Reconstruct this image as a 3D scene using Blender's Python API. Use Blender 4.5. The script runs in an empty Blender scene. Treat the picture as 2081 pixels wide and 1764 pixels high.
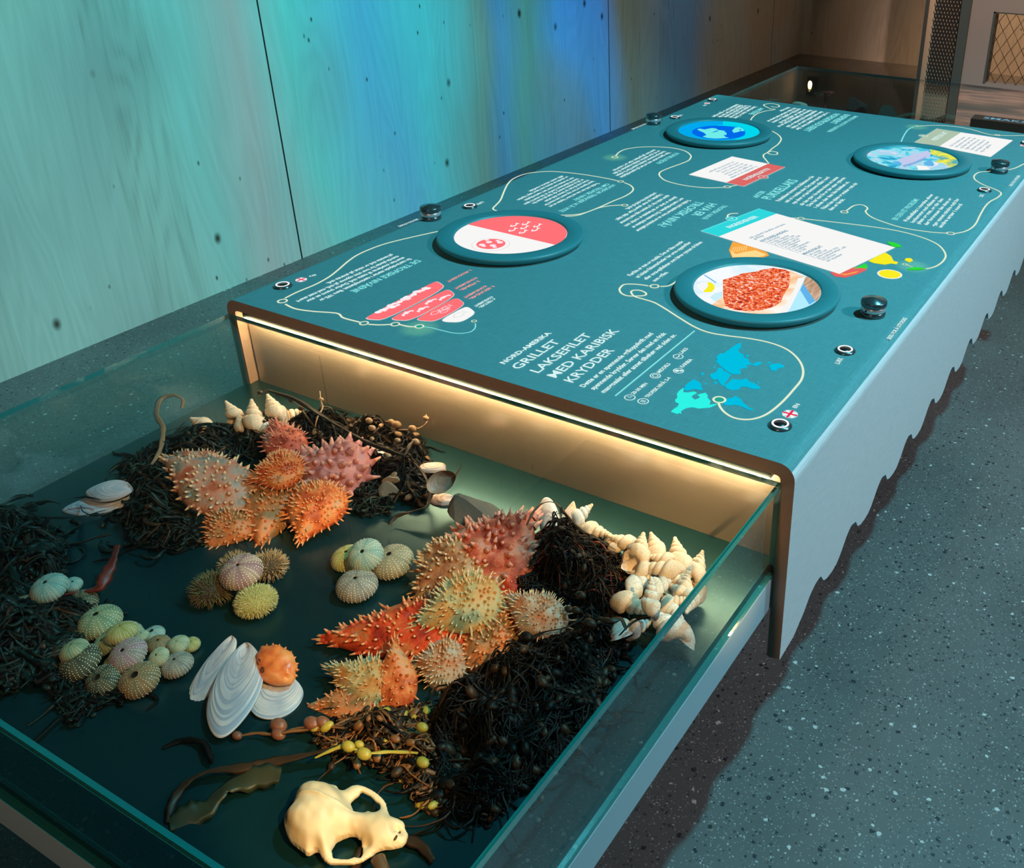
import bpy, bmesh, math, random
from mathutils import Vector, Matrix, noise
random.seed(7)
S = bpy.context.scene
H = 0.78                      # height of the table top above the floor
PI = math.pi

# ---------------------------------------------------------------- camera
RX = Vector((0.8730098, 0.48763898, 0.00788131))
RY = Vector((0.23454119, -0.40561583, -0.88344))
RZ = Vector((-0.427603, 0.77310027, -0.46847802))
CC = Vector((1.33107447, -0.93290147, 0.64881333 + H))
FPX, CX, CY = 1986.79467, 1344.011228, 751.48014
cam_d = bpy.data.cameras.new('camera')
cam = bpy.data.objects.new('camera', cam_d)
S.collection.objects.link(cam)
mw = Matrix.Identity(4)
for i in range(3):
    mw[i][0] = RX[i]; mw[i][1] = -RY[i]; mw[i][2] = -RZ[i]; mw[i][3] = CC[i]
cam.matrix_world = mw
cam_d.sensor_width = 36.0
cam_d.sensor_fit = 'HORIZONTAL'
cam_d.lens = FPX * 36.0 / 2081.0
cam_d.shift_x = (1040.5 - CX) / 2081.0
cam_d.shift_y = (CY - 882.0) / 2081.0
cam_d.clip_start = 0.02
S.camera = cam

# ---------------------------------------------------------------- world and exposure
w = bpy.data.worlds.new('world'); S.world = w; w.use_nodes = True
w.node_tree.nodes['Background'].inputs[0].default_value = (0.50, 0.85, 1.0, 1)
w.node_tree.nodes['Background'].inputs[1].default_value = 0.055
S.view_settings.view_transform = 'Standard'
S.view_settings.look = 'None'
S.view_settings.exposure = 0.0
S.view_settings.gamma = 1.0
S.view_settings.use_curve_mapping = False
S.cycles.transparent_max_bounces = 24
S.cycles.max_bounces = 8
S.cycles.caustics_reflective = False
S.cycles.caustics_refractive = False

def light(name, kind, loc, energy, color, target=None, **kw):
    d = bpy.data.lights.new(name, kind); d.energy = energy; d.color = color
    for k, v in kw.items(): setattr(d, k, v)
    o = bpy.data.objects.new(name, d); S.collection.objects.link(o); o.location = loc
    if target is not None:
        o.rotation_euler = (Vector(target) - Vector(loc)).to_track_quat('-Z', 'Y').to_euler()
    return o

# ceiling projector over the table (teal light, sharp shadow edge on the floor right of the table)
light('table_projector', 'SPOT', (1.79, 1.0, 3.3), 290, (0.17, 0.84, 1.0), (1.30, 1.0, 0.0),
      spot_size=math.radians(110), spot_blend=0.25, shadow_soft_size=0.035)
# cool spot added out of view to fill the side panel and shadowed floor
light('side_fill', 'SPOT', (3.4, 0.9, 2.95), 225, (0.84, 0.90, 1.0), (1.25, 0.75, 0.3), spot_size=math.radians(64), spot_blend=0.9, shadow_soft_size=0.12)
# warm ceiling spots over the drawer
for tgt, sz, en, bl in (((0.615, -0.315, H - 0.14), 10.5, 190, 0.55), ((0.775, -0.545, H - 0.13), 6.0, 300, 0.5), ((0.25, -0.185, H - 0.14), 10.5, 175, 0.6), ((0.885, -0.085, H - 0.13), 7.5, 250, 0.6), ((0.47, -0.52, H - 0.14), 9.0, 80, 0.7)):
    light('drawer_spot', 'SPOT', (2.05, -0.75, 2.1), en, (1.0, 0.52, 0.21), tgt, spot_size=math.radians(sz), spot_blend=bl, shadow_soft_size=0.02)
light('front_warm_spot', 'SPOT', (0.9, -2.5, 2.5), 60, (1.0, 0.60, 0.38), (0.5, -0.15, H - 0.05),
      spot_size=math.radians(28), spot_blend=0.6, shadow_soft_size=0.05)
# wooden walls: projector throwing a water pattern on the long wall
def wall_projector():
    o = light('wall_projector', 'SPOT', (1.2, 3.0, 2.1), 420, (1, 1, 1), None,
              spot_size=math.radians(118), spot_blend=0.15, shadow_soft_size=0.02)
    o.rotation_euler = (0, PI / 2, 0)
    d = o.data; d.use_nodes = True; nt = d.node_tree; N = nt.nodes; L = nt.links
    em = N['Emission']
    tc = N.new('ShaderNodeTexCoord'); sp = N.new('ShaderNodeSeparateXYZ'); L.new(tc.outputs['Normal'], sp.inputs[0])
    ab = N.new('ShaderNodeMath'); ab.operation = 'ABSOLUTE'; L.new(sp.outputs[2], ab.inputs[0])
    def div(i):
        m = N.new('ShaderNodeMath'); m.operation = 'DIVIDE'; L.new(sp.outputs[i], m.inputs[0]); L.new(ab.outputs[0], m.inputs[1]); return m
    dy, dx = div(1), div(0)
    cb = N.new('ShaderNodeCombineXYZ'); L.new(dy.outputs[0], cb.inputs[0]); L.new(dx.outputs[0], cb.inputs[1])
    mp = N.new('ShaderNodeMapping'); mp.inputs['Scale'].default_value = (1.0, 0.5, 1); L.new(cb.outputs[0], mp.inputs[0])
    n1 = N.new('ShaderNodeTexNoise'); n1.inputs['Scale'].default_value = 3.6; n1.inputs['Detail'].default_value = 1.2
    n1.inputs['Distortion'].default_value = 0.5
    L.new(mp.outputs[0], n1.inputs['Vector'])
    s1 = N.new('ShaderNodeMath'); s1.operation = 'MULTIPLY_ADD'; s1.inputs[1].default_value = 0.26; s1.inputs[2].default_value = -0.13
    L.new(n1.outputs['Fac'], s1.inputs[0])
    a1 = N.new('ShaderNodeMath'); a1.operation = 'ADD'; L.new(dy.outputs[0], a1.inputs[0]); L.new(s1.outputs[0], a1.inputs[1])
    mr = N.new('ShaderNodeMapRange'); mr.inputs['From Min'].default_value = -1.0; mr.inputs['From Max'].default_value = 1.2
    L.new(a1.outputs[0], mr.inputs['Value'])
    cr = N.new('ShaderNodeValToRGB'); L.new(mr.outputs[0], cr.inputs[0])
    e = cr.color_ramp; e.elements[0].position = 0.0; e.elements[0].color = WALLC[0][1]
    e.elements[1].position = 1.0; e.elements[1].color = WALLC[-1][1]
    for p, c in WALLC[1:-1]:
        x = e.elements.new(p); x.color = c
    # soft purple / grey-brown patches
    mp2 = N.new('ShaderNodeMapping'); mp2.inputs['Scale'].default_value = (1.0, 0.6, 1); mp2.inputs['Location'].default_value = (3.3, 1.7, 0)
    L.new(cb.outputs[0], mp2.inputs[0])
    n2 = N.new('ShaderNodeTexNoise'); n2.inputs['Scale'].default_value = 4.2; n2.inputs['Detail'].default_value = 0.8
    L.new(mp2.outputs[0], n2.inputs['Vector'])
    r2 = N.new('ShaderNodeMapRange'); r2.inputs['From Min'].default_value = 0.52; r2.inputs['From Max'].default_value = 0.70
    L.new(n2.outputs['Fac'], r2.inputs['Value'])
    mx = N.new('ShaderNodeMix'); mx.data_type = 'RGBA'; mx.inputs[7].default_value = (0.06, 0.15, 0.18, 1)
    mlt = N.new('ShaderNodeMath'); mlt.operation = 'MULTIPLY'; mlt.inputs[1].default_value = 0.7; L.new(r2.outputs[0], mlt.inputs[0])
    L.new(mlt.outputs[0], mx.inputs[0]); L.new(cr.outputs[0], mx.inputs[6])
    fd = N.new('ShaderNodeMapRange'); fd.interpolation_type = 'SMOOTHSTEP'; fd.inputs['From Min'].default_value = 0.02; fd.inputs['From Max'].default_value = 0.22
    L.new(dx.outputs[0], fd.inputs['Value'])      # the thrown picture ends about 1.9 m up the wall
    L.new(mx.outputs[2], em.inputs['Color']); L.new(fd.outputs[0], em.inputs['Strength'])
WALLC = [(0.0, (0.22, 0.62, 0.60, 1)), (0.10, (0.20, 0.66, 0.62, 1)), (0.17, (0.10, 0.66, 0.68, 1)), (0.215, (0.28, 0.42, 0.46, 1)), (0.255, (0.03, 0.72, 0.78, 1)),
         (0.31, (0.00, 0.40, 0.92, 1)), (0.355, (0.00, 0.55, 0.78, 1)), (0.405, (0.06, 0.22, 0.20, 1)), (0.432, (0.0, 0.18, 0.62, 1)), (0.47, (0.02, 0.24, 0.24, 1)),
         (0.515, (0.0, 0.26, 0.95, 1)), (0.56, (0.01, 0.25, 0.90, 1)), (0.61, (0.09, 0.13, 0.10, 1)), (0.70, (0.02, 0.13, 0.28, 1)), (0.745, (0.02, 0.12, 0.26, 1)),
         (0.80, (0.12, 0.12, 0.09, 1)), (0.88, (0.10, 0.09, 0.07, 1)), (1.0, (0.08, 0.07, 0.05, 1))]
wall_projector()
# warm light at the far end of the room
light('far_warm_spot', 'SPOT', (0.9, 5.6, 2.9), 330, (1.0, 0.58, 0.30), (0.45, 6.7, 0.5),
      spot_size=math.radians(50), spot_blend=0.8, shadow_soft_size=0.05)
light('far_wall_washer', 'SPOT', (-0.35, 5.5, 2.9), 60, (1.0, 0.62, 0.36), (-0.6, 6.72, 0.4),
      spot_size=math.radians(38), spot_blend=0.6, shadow_soft_size=0.05)
light('far_case_spot', 'SPOT', (0.9, 2.2, 3.0), 420, (1.0, 0.66, 0.50), (0.8, 4.9, 1.2),
      spot_size=math.radians(42), spot_blend=0.5, shadow_soft_size=0.03)

# ---------------------------------------------------------------- pixel helper (photo pixel -> point on a level plane)
def at(u, v, z=0.0):
    """photo pixel to the point on the plane z (relative to the table top)"""
    d = RX * ((u - CX) / FPX) + RY * ((v - CY) / FPX) + RZ
    t = (H + z - CC.z) / d.z
    return CC + d * t
FZ = -0.155                                        # floor of the glass drawer

# ---------------------------------------------------------------- object helpers
def link(o, parent=None):
    S.collection.objects.link(o)
    if parent is not None: o.parent = parent
    return o
def tag(o, label=None, cat=None, group=None, kind=None):
    if label: o['label'] = label
    if cat: o['category'] = cat
    if group: o['group'] = group
    if kind: o['kind'] = kind
    return o
def empty(name, loc, label=None, cat=None, group=None, rz=0):
    o = bpy.data.objects.new(name, None); o.empty_display_size = 0.02
    o.location = loc; o.rotation_euler = (0, 0, rz)
    link(o); return tag(o, label, cat, group)
class MB:
    def __init__(s): s.v = []; s.f = []; s.m = []; s.sm = []
    def add(s, vs, fs, mi=0, smooth=False):
        b = len(s.v); s.v += [tuple(x) for x in vs]
        for f in fs: s.f.append(tuple(b + i for i in f)); s.m.append(mi); s.sm.append(smooth)
    def box(s, x0, x1, y0, y1, z0, z1, mi=0):
        v = [(x, y, z) for z in (z0, z1) for y in (y0, y1) for x in (x0, x1)]
        s.add(v, [(0, 2, 3, 1), (4, 5, 7, 6), (0, 1, 5, 4), (2, 6, 7, 3), (0, 4, 6, 2), (1, 3, 7, 5)], mi)
    def lathe(s, prof, c=(0, 0, 0), n=48, mi=0, smooth=True, M=None):
        vs = []; fs = []; k = len(prof)
        for i in range(n):
            a = 2 * PI * i / n
            for r, z in prof: vs.append(Vector((r * math.cos(a), r * math.sin(a), z)))
        if M is not None: vs = [M @ q for q in vs]
        vs = [q + Vector(c) for q in vs]
        for i in range(n):
            j = (i + 1) % n
            for a in range(k - 1): fs.append((i * k + a, j * k + a, j * k + a + 1, i * k + a + 1))
        s.add(vs, fs, mi, smooth)
    def tube(s, pts, rad, n=6, mi=0, smooth=True, flat=1.0, cap=True):
        pts = [Vector(p) for p in pts]
        if not hasattr(rad, '__len__'): rad = [rad] * len(pts)
        vs = []; fs = []; up = Vector((0, 0, 1))
        for i, p in enumerate(pts):
            t = (pts[min(i + 1, len(pts) - 1)] - pts[max(i - 1, 0)])
            t = t.normalized() if t.length > 1e-9 else Vector((1, 0, 0))
            a = t.cross(up)
            a = a.normalized() if a.length > 1e-4 else Vector((1, 0, 0))
            b = a.cross(t).normalized()
            for k in range(n):
                an = 2 * PI * k / n
                vs.append(p + a * math.cos(an) * rad[i] + b * math.sin(an) * rad[i] * flat)
        for i in range(len(pts) - 1):
            for k in range(n):
                j = (k + 1) % n
                fs.append((i * n + k, i * n + j, (i + 1) * n + j, (i + 1) * n + k))
        if cap:
            fs.append(tuple(range(n))[::-1]); fs.append(tuple((len(pts) - 1) * n + k for k in range(n)))
        s.add(vs, fs, mi, smooth)
    def ellipsoid(s, c, r, M=None, nu=16, nv=10, mi=0, fn=None):
        vs = []; fs = []
        for j in range(nv + 1):
            ph = -PI / 2 + PI * j / nv
            for i in range(nu):
                a = 2 * PI * i / nu
                p = Vector((math.cos(ph) * math.cos(a), math.cos(ph) * math.sin(a), math.sin(ph)))
                if fn: p = fn(p)
                p = Vector((p.x * r[0], p.y * r[1], p.z * r[2]))
                if M is not None: p = M @ p
                vs.append(p + Vector(c))
        for j in range(nv):
            for i in range(nu):
                k = (i + 1) % nu
                fs.append((j * nu + i, j * nu + k, (j + 1) * nu + k, (j + 1) * nu + i))
        s.add(vs, fs, mi, True)
    def cone(s, base, d, r, n=5, mi=0, tip=0.18, tipmi=None):
        d = Vector(d); L_ = d.length; d = d / L_
        a = d.orthogonal().normalized(); b = d.cross(a)
        vs = []
        for h, rr in ((-0.1, 1.0), (0.45, 0.5), (1.0, tip)):
            for k in range(n):
                an = 2 * PI * k / n
                vs.append(Vector(base) + d * L_ * h + (a * math.cos(an) + b * math.sin(an)) * r * rr)
        ring_ = lambda i: [(i * n + k, i * n + (k + 1) % n, (i + 1) * n + (k + 1) % n, (i + 1) * n + k) for k in range(n)]
        s.add(vs, ring_(0), mi, True); b = len(s.v) - len(vs)
        for f in ring_(1) + [tuple(2 * n + k for k in range(n))]: s.f.append(tuple(b + i for i in f)); s.m.append(mi if tipmi is None else tipmi); s.sm.append(True)
    def build(s, name, mats, parent=None, loc=None):
        me = bpy.data.meshes.new(name); me.from_pydata([tuple(v) for v in s.v], [], s.f)
        if not isinstance(mats, (list, tuple)): mats = [mats]
        for m in mats: me.materials.append(m)
        me.polygons.foreach_set('material_index', s.m)
        me.polygons.foreach_set('use_smooth', s.sm)
        me.update()
        o = bpy.data.objects.new(name, me)
        if loc is not None: o.location = loc
        return link(o, parent)
def curve(pts, n=8):
    """smooth (Catmull-Rom) path through points"""
    P_ = [Vector(p) for p in pts]; out = []
    for i in range(len(P_) - 1):
        a = P_[max(i - 1, 0)]; b = P_[i]; c = P_[i + 1]; d = P_[min(i + 2, len(P_) - 1)]
        for k in range(n):
            t = k / n
            out.append(0.5 * ((2 * b) + (c - a) * t + (2 * a - 5 * b + 4 * c - d) * t * t + (3 * b - a - 3 * c + d) * t ** 3))
    out.append(P_[-1]); return out

# ---------------------------------------------------------------- materials
def mat(name, col, rough=0.5, metal=0.0, spec=0.5, emit=None, es=1.0, noise_=None, bump=0.0, bscale=60, coat=0.0):
    m = bpy.data.materials.new(name); m.use_nodes = True; nt = m.node_tree; N = nt.nodes; L = nt.links
    b = N['Principled BSDF']
    b.inputs['Base Color'].default_value = (*col, 1); b.inputs['Roughness'].default_value = rough
    b.inputs['Metallic'].default_value = metal; b.inputs['Specular IOR Level'].default_value = spec
    b.inputs['Coat Weight'].default_value = coat
    b.inputs['Coat Roughness'].default_value = 0.03 if coat >= .5 else 0.30
    if coat >= 1.0: b.inputs['Coat IOR'].default_value = 1.9
    if emit: b.inputs['Emission Color'].default_value = (*emit, 1); b.inputs['Emission Strength'].default_value = es
    tc = None
    if noise_ or bump: tc = N.new('ShaderNodeTexCoord')
    if noise_:            # (scale, [(pos, colour), ...]) or with stretch
        sc_, ramp = noise_[0], noise_[1]; st = noise_[2] if len(noise_) > 2 else (1, 1, 1)
        mp = N.new('ShaderNodeMapping'); mp.inputs['Scale'].default_value = st; L.new(tc.outputs['Object'], mp.inputs[0])
        n = N.new('ShaderNodeTexNoise'); n.inputs['Scale'].default_value = sc_; n.inputs['Detail'].default_value = 4
        L.new(mp.outputs[0], n.inputs['Vector'])
        cr = N.new('ShaderNodeValToRGB'); L.new(n.outputs['Fac'], cr.inputs[0]); e = cr.color_ramp
        e.elements[0].position = ramp[0][0]; e.elements[0].color = (*ramp[0][1], 1)
        e.elements[1].position = ramp[-1][0]; e.elements[1].color = (*ramp[-1][1], 1)
        for p, c in ramp[1:-1]:
            x = e.elements.new(p); x.color = (*c, 1)
        L.new(cr.outputs[0], b.inputs['Base Color'])
    if bump:
        n2 = N.new('ShaderNodeTexNoise'); n2.inputs['Scale'].default_value = bscale; n2.inputs['Detail'].default_value = 3
        L.new(tc.outputs['Object'], n2.inputs['Vector'])
        bp = N.new('ShaderNodeBump'); bp.inputs['Strength'].default_value = bump; bp.inputs['Distance'].default_value = 0.002
        L.new(n2.outputs['Fac'], bp.inputs['Height']); L.new(bp.outputs[0], b.inputs['Normal'])
    return m
def emis(name, col, s=1.0):
    m = bpy.data.materials.new(name); m.use_nodes = True; N = m.node_tree.nodes; L = m.node_tree.links
    N.remove(N['Principled BSDF']); e = N.new('ShaderNodeEmission')
    e.inputs[0].default_value = (*col, 1); e.inputs[1].default_value = s
    L.new(e.outputs[0], N['Material Output'].inputs[0]); return m
def glass(name, tint=(0.93, 0.98, 0.97), gloss=1.0, ior=1.5):
    m = bpy.data.materials.new(name); m.use_nodes = True; N = m.node_tree.nodes; L = m.node_tree.links
    N.remove(N['Principled BSDF'])
    t = N.new('ShaderNodeBsdfTransparent'); t.inputs[0].default_value = (*tint, 1)
    g = N.new('ShaderNodeBsdfGlossy'); g.inputs['Roughness'].default_value = 0.0
    f = N.new('ShaderNodeFresnel'); ge = N.new('ShaderNodeNewGeometry'); mi_ = N.new('ShaderNodeMapRange')
    mi_.inputs['To Min'].default_value = ior; mi_.inputs['To Max'].default_value = 1.0 / ior     # same ratio on the way out: thin parallel pane
    L.new(ge.outputs['Backfacing'], mi_.inputs['Value']); L.new(mi_.outputs[0], f.inputs[0])
    mm = N.new('ShaderNodeMath'); mm.operation = 'MULTIPLY'; mm.inputs[1].default_value = gloss; L.new(f.outputs[0], mm.inputs[0])
    mx = N.new('ShaderNodeMixShader'); L.new(mm.outputs[0], mx.inputs[0]); L.new(t.outputs[0], mx.inputs[1]); L.new(g.outputs[0], mx.inputs[2])
    L.new(mx.outputs[0], N['Material Output'].inputs[0]); return m
def linen(name, col, col2, rough=0.55):
    """fine cross-weave paper texture of the table covering"""
    m = mat(name, col, rough, spec=0.35); nt = m.node_tree; N = nt.nodes; L = nt.links; b = N['Principled BSDF']
    tc = N.new('ShaderNodeTexCoord'); fac = []
    for st in ((40, 900, 300), (900, 40, 300)):
        mp = N.new('ShaderNodeMapping'); mp.inputs['Scale'].default_value = st; L.new(tc.outputs['Object'], mp.inputs[0])
        n = N.new('ShaderNodeTexNoise'); n.inputs['Scale'].default_value = 1.0; n.inputs['Detail'].default_value = 2; L.new(mp.outputs[0], n.inputs['Vector'])
        fac.append(n.outputs['Fac'])
    a = N.new('ShaderNodeMath'); a.operation = 'ADD'; L.new(fac[0], a.inputs[0]); L.new(fac[1], a.inputs[1])
    r = N.new('ShaderNodeMapRange'); r.inputs['From Min'].default_value = 0.7; r.inputs['From Max'].default_value = 1.3; L.new(a.outputs[0], r.inputs['Value'])
    mx = N.new('ShaderNodeMix'); mx.data_type = 'RGBA'; mx.inputs[6].default_value = (*col, 1); mx.inputs[7].default_value = (*col2, 1)
    L.new(r.outputs[0], mx.inputs[0]); L.new(mx.outputs[2], b.inputs['Base Color'])
    return m
M_top = linen('teal_lit_linen', (0.075, 0.255, 0.275), (0.105, 0.335, 0.355))  # pale linen with the projector's teal light painted into its colour
M_side = linen('pale_linen', (0.62, 0.66, 0.68), (0.74, 0.77, 0.78), 0.6)
M_edge = mat('board_edge', (0.42, 0.30, 0.22), 0.6, bump=0.05)
M_glass = glass('glass_pane')
M_gedge = mat('green_glass_edge', (0.02, 0.27, 0.26), 0.04, spec=0.8, coat=1.0)
M_gedge2 = mat('dim_glass_edge', (0.006, 0.07, 0.07), 0.05, spec=0.8)
M_led = emis('led_strip', (1.0, 0.62, 0.32), 78)
M_black = mat('black_plastic', (0.012, 0.012, 0.013), 0.3)
M_chrome = mat('brushed_metal', (0.66, 0.72, 0.74), 0.30, metal=0.55)
M_knob = mat('dark_chrome', (0.11, 0.17, 0.18), 0.24, metal=0.7)
M_ring = emis('lit_ring', (0.92, 1.0, 1.0), 1.1)
M_tray = mat('pale_blue_metal', (0.36, 0.52, 0.58), 0.45, metal=0.0)
M_caseback = mat('satin_bronze_panel', (0.33, 0.275, 0.215), 0.25, metal=0.0, spec=0.9, coat=1.0)
M_casefloor = mat('dark_teal_sheet', (0.012, 0.092, 0.115), 0.33, metal=0.80, spec=0.6, coat=0.49, bump=0.02, bscale=400)

# ---------------------------------------------------------------- room
def wood(name):
    m = mat(name, (0.6, 0.5, 0.4), 0.7, spec=0.2); nt = m.node_tree; N = nt.nodes; L = nt.links; b = N['Principled BSDF']
    tc = N.new('ShaderNodeTexCoord')
    def mapped(st, loc=(0, 0, 0)):
        mp = N.new('ShaderNodeMapping'); mp.inputs['Scale'].default_value = st; mp.inputs['Location'].default_value = loc
        L.new(tc.outputs['UV'], mp.inputs[0]); return mp.outputs[0]
    def mul(a, v): 
        q = N.new('ShaderNodeMath'); q.operation = 'MULTIPLY'; L.new(a, q.inputs[0]); q.inputs[1].default_value = v; return q.outputs[0]
    def add(a, c):
        q = N.new('ShaderNodeMath'); q.operation = 'ADD'; L.new(a, q.inputs[0]); L.new(c, q.inputs[1]); return q.outputs[0]
    # boards: random tone per board
    sp = N.new('ShaderNodeSeparateXYZ'); L.new(tc.outputs['UV'], sp.inputs[0])
    fl = N.new('ShaderNodeMath'); fl.operation = 'FLOOR'; L.new(mul(sp.outputs[0], 1 / 0.22), fl.inputs[0])
    wn = N.new('ShaderNodeTexWhiteNoise'); wn.noise_dimensions = '1D'; L.new(fl.outputs[0], wn.inputs['W'])
    # grain: stretched noise contour lines
    g = N.new('ShaderNodeTexNoise'); g.inputs['Scale'].default_value = 1.0; g.inputs['Detail'].default_value = 2; g.inputs['Distortion'].default_value = 0.6
    L.new(mapped((3.2, 0.55, 1)), g.inputs['Vector'])
    gs = N.new('ShaderNodeMath'); gs.operation = 'SINE'; L.new(mul(add(g.outputs['Fac'], mul(wn.outputs['Value'], 3.0)), 110), gs.inputs[0])
    fine = N.new('ShaderNodeTexNoise'); fine.inputs['Scale'].default_value = 1.0; fine.inputs['Detail'].default_value = 3
    L.new(mapped((90, 2.5, 1)), fine.inputs['Vector'])
    # knots
    v = N.new('ShaderNodeTexVoronoi'); v.inputs['Scale'].default_value = 1.0; L.new(mapped((4.6, 3.1, 1), (0.3, 0.45, 0)), v.inputs['Vector'])
    vr = N.new('ShaderNodeMapRange'); vr.inputs['From Min'].default_value = 0.03; vr.inputs['From Max'].default_value = 0.085; vr.inputs['To Min'].default_value = 1; vr.inputs['To Max'].default_value = 0
    L.new(v.outputs['Distance'], vr.inputs['Value'])
    v2 = N.new('ShaderNodeTexVoronoi'); v2.inputs['Scale'].default_value = 1.0; L.new(mapped((11.3, 6.1, 1), (1.3, 2.4, 0)), v2.inputs['Vector'])
    vr2 = N.new('ShaderNodeMapRange'); vr2.inputs['From Min'].default_value = 0.02; vr2.inputs['From Max'].default_value = 0.075; vr2.inputs['To Min'].default_value = 1; vr2.inputs['To Max'].default_value = 0
    L.new(v2.outputs['Distance'], vr2.inputs['Value'])
    kn = N.new('ShaderNodeMath'); kn.operation = 'MAXIMUM'; L.new(vr.outputs[0], kn.inputs[0]); L.new(vr2.outputs[0], kn.inputs[1])
    tone = add(add(mul(gs.outputs[0], 0.045), mul(wn.outputs['Value'], 0.14)), mul(fine.outputs['Fac'], 0.30))
    cr = N.new('ShaderNodeValToRGB'); L.new(tone, cr.inputs[0]); e = cr.color_ramp
    e.elements[0].position = 0.02; e.elements[0].color = (0.46, 0.41, 0.36, 1); e.elements[1].position = 0.36; e.elements[1].color = (0.70, 0.65, 0.58, 1)
    x = e.elements.new(0.14); x.color = (0.61, 0.56, 0.49, 1)
    mx = N.new('ShaderNodeMix'); mx.data_type = 'RGBA'; mx.inputs[7].default_value = (0.10, 0.065, 0.045, 1)
    L.new(kn.outputs[0], mx.inputs[0]); L.new(cr.outputs[0], mx.inputs[6])
    # dark gaps between the wide panels
    md = N.new('ShaderNodeMath'); md.operation = 'FRACT'
    of = N.new('ShaderNodeMath'); of.operation = 'ADD'; of.inputs[1].default_value = 11.5 - 1.53; L.new(sp.outputs[0], of.inputs[0])
    L.new(mul(of.outputs[0], 1 / 2.30), md.inputs[0])
    lt = N.new('ShaderNodeMath'); lt.operation = 'LESS_THAN'; lt.inputs[1].default_value = 0.0030; L.new(md.outputs[0], lt.inputs[0])
    mx2 = N.new('ShaderNodeMix'); mx2.data_type = 'RGBA'; mx2.inputs[7].default_value = (0.02, 0.015, 0.012, 1)
    L.new(lt.outputs[0], mx2.inputs[0]); L.new(mx.outputs[2], mx2.inputs[6]); L.new(mx2.outputs[2], b.inputs['Base Color'])
    return m
M_wood = wood('pale_pine_boards')
def terrazzo(name):
    m = mat(name, (0.12, 0.12, 0.12), 0.42, spec=0.45); nt = m.node_tree; N = nt.nodes; L = nt.links; b = N['Principled BSDF']
    tc = N.new('ShaderNodeTexCoord'); prev = None
    big = N.new('ShaderNodeTexNoise'); big.inputs['Scale'].default_value = 3; big.inputs['Detail'].default_value = 6; L.new(tc.outputs['Object'], big.inputs['Vector'])
    cr = N.new('ShaderNodeValToRGB'); L.new(big.outputs['Fac'], cr.inputs[0]); e = cr.color_ramp
    e.elements[0].position = 0.3; e.elements[0].color = (0.115, 0.112, 0.108, 1); e.elements[1].position = 0.7; e.elements[1].color = (0.165, 0.162, 0.155, 1)
    prev = cr.outputs[0]
    for sc_, th, pick, col in ((80, 0.34, 0.80, (0.035, 0.035, 0.04)), (130, 0.36, 0.72, (0.06, 0.06, 0.065)), (75, 0.30, 0.91, (0.62, 0.60, 0.56)),
                         (170, 0.33, 0.84, (0.45, 0.44, 0.42)), (280, 0.40, 0.70, (0.30, 0.29, 0.28)), (110, 0.25, 0.955, (0.34, 0.22, 0.16))):
        mp = N.new('ShaderNodeMapping'); mp.inputs['Location'].default_value = (sc_ * 0.137, sc_ * 0.071, 0.0); mp.inputs['Scale'].default_value = (1, 1, 0); L.new(tc.outputs['Object'], mp.inputs[0])
        ns = N.new('ShaderNodeTexNoise'); ns.inputs['Scale'].default_value = sc_ * 2.2; L.new(mp.outputs[0], ns.inputs['Vector'])
        mm = N.new('ShaderNodeVectorMath'); mm.operation = 'MULTIPLY_ADD'; mm.inputs[1].default_value = (0.55 / sc_,) * 3; L.new(ns.outputs['Color'], mm.inputs[0]); L.new(mp.outputs[0], mm.inputs[2])
        v = N.new('ShaderNodeTexVoronoi'); v.inputs['Scale'].default_value = sc_; L.new(mm.outputs[0], v.inputs['Vector'])
        s2 = N.new('ShaderNodeSeparateColor'); L.new(v.outputs['Color'], s2.inputs[0])
        g1 = N.new('ShaderNodeMath'); g1.operation = 'GREATER_THAN'; g1.inputs[1].default_value = pick; L.new(s2.outputs[0], g1.inputs[0])
        # chip size varies
        ts = N.new('ShaderNodeMath'); ts.operation = 'MULTIPLY_ADD'; ts.inputs[1].default_value = th * 0.8; ts.inputs[2].default_value = th * 0.35; L.new(s2.outputs[1], ts.inputs[0])
        l1 = N.new('ShaderNodeMath'); l1.operation = 'LESS_THAN'; L.new(v.outputs['Distance'], l1.inputs[0]); L.new(ts.outputs[0], l1.inputs[1])
        f = N.new('ShaderNodeMath'); f.operation = 'MULTIPLY'; L.new(g1.outputs[0], f.inputs[0]); L.new(l1.outputs[0], f.inputs[1])
        mx = N.new('ShaderNodeMix'); mx.data_type = 'RGBA'; mx.inputs[7].default_value = (*col, 1); L.new(f.outputs[0], mx.inputs[0]); L.new(prev, mx.inputs[6]); prev = mx.outputs[2]
    L.new(prev, b.inputs['Base Color']); return m
M_terr = terrazzo('terrazzo')

WX, WY = -1.655, 6.72         # long wooden wall, far wall
def struct(name, quad, m, uv=None, thick=None):
    mb = MB(); mb.add(quad, [(0, 1, 2, 3)])
    o = mb.build(name, m); o['kind'] = 'structure'
    if uv:
        l = o.data.uv_layers.new(name='UVMap')
        for i, c in enumerate(uv): l.data[i].uv = c
    return o
def wall_box(name, x0, x1, y0, y1, z0, z1, m, axis):
    mb = MB(); mb.box(x0, x1, y0, y1, z0, z1); o = mb.build(name, m); o['kind'] = 'structure'
    l = o.data.uv_layers.new(name='UVMap')
    for lp in o.data.loops:
        c = o.data.vertices[lp.vertex_index].co
        l.data[lp.index].uv = ((c.y if axis == 'y' else c.x + 40), c.z)
    return o
fl = MB(); fl.box(-1.9, 5.2, -3.0, 9.0, -0.1, 0.0); o = fl.build('floor', M_terr); o['kind'] = 'structure'
wall_box('wall_left', WX - 0.12, WX, -3.0, WY, 0.0, 3.4, M_wood, 'y')
wall_box('wall_far', WX - 0.12, 5.2, WY, WY + 0.12, 0.0, 3.4, M_wood, 'x')
M_dark = mat('dark_paint', (0.03, 0.035, 0.04), 0.8)
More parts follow.
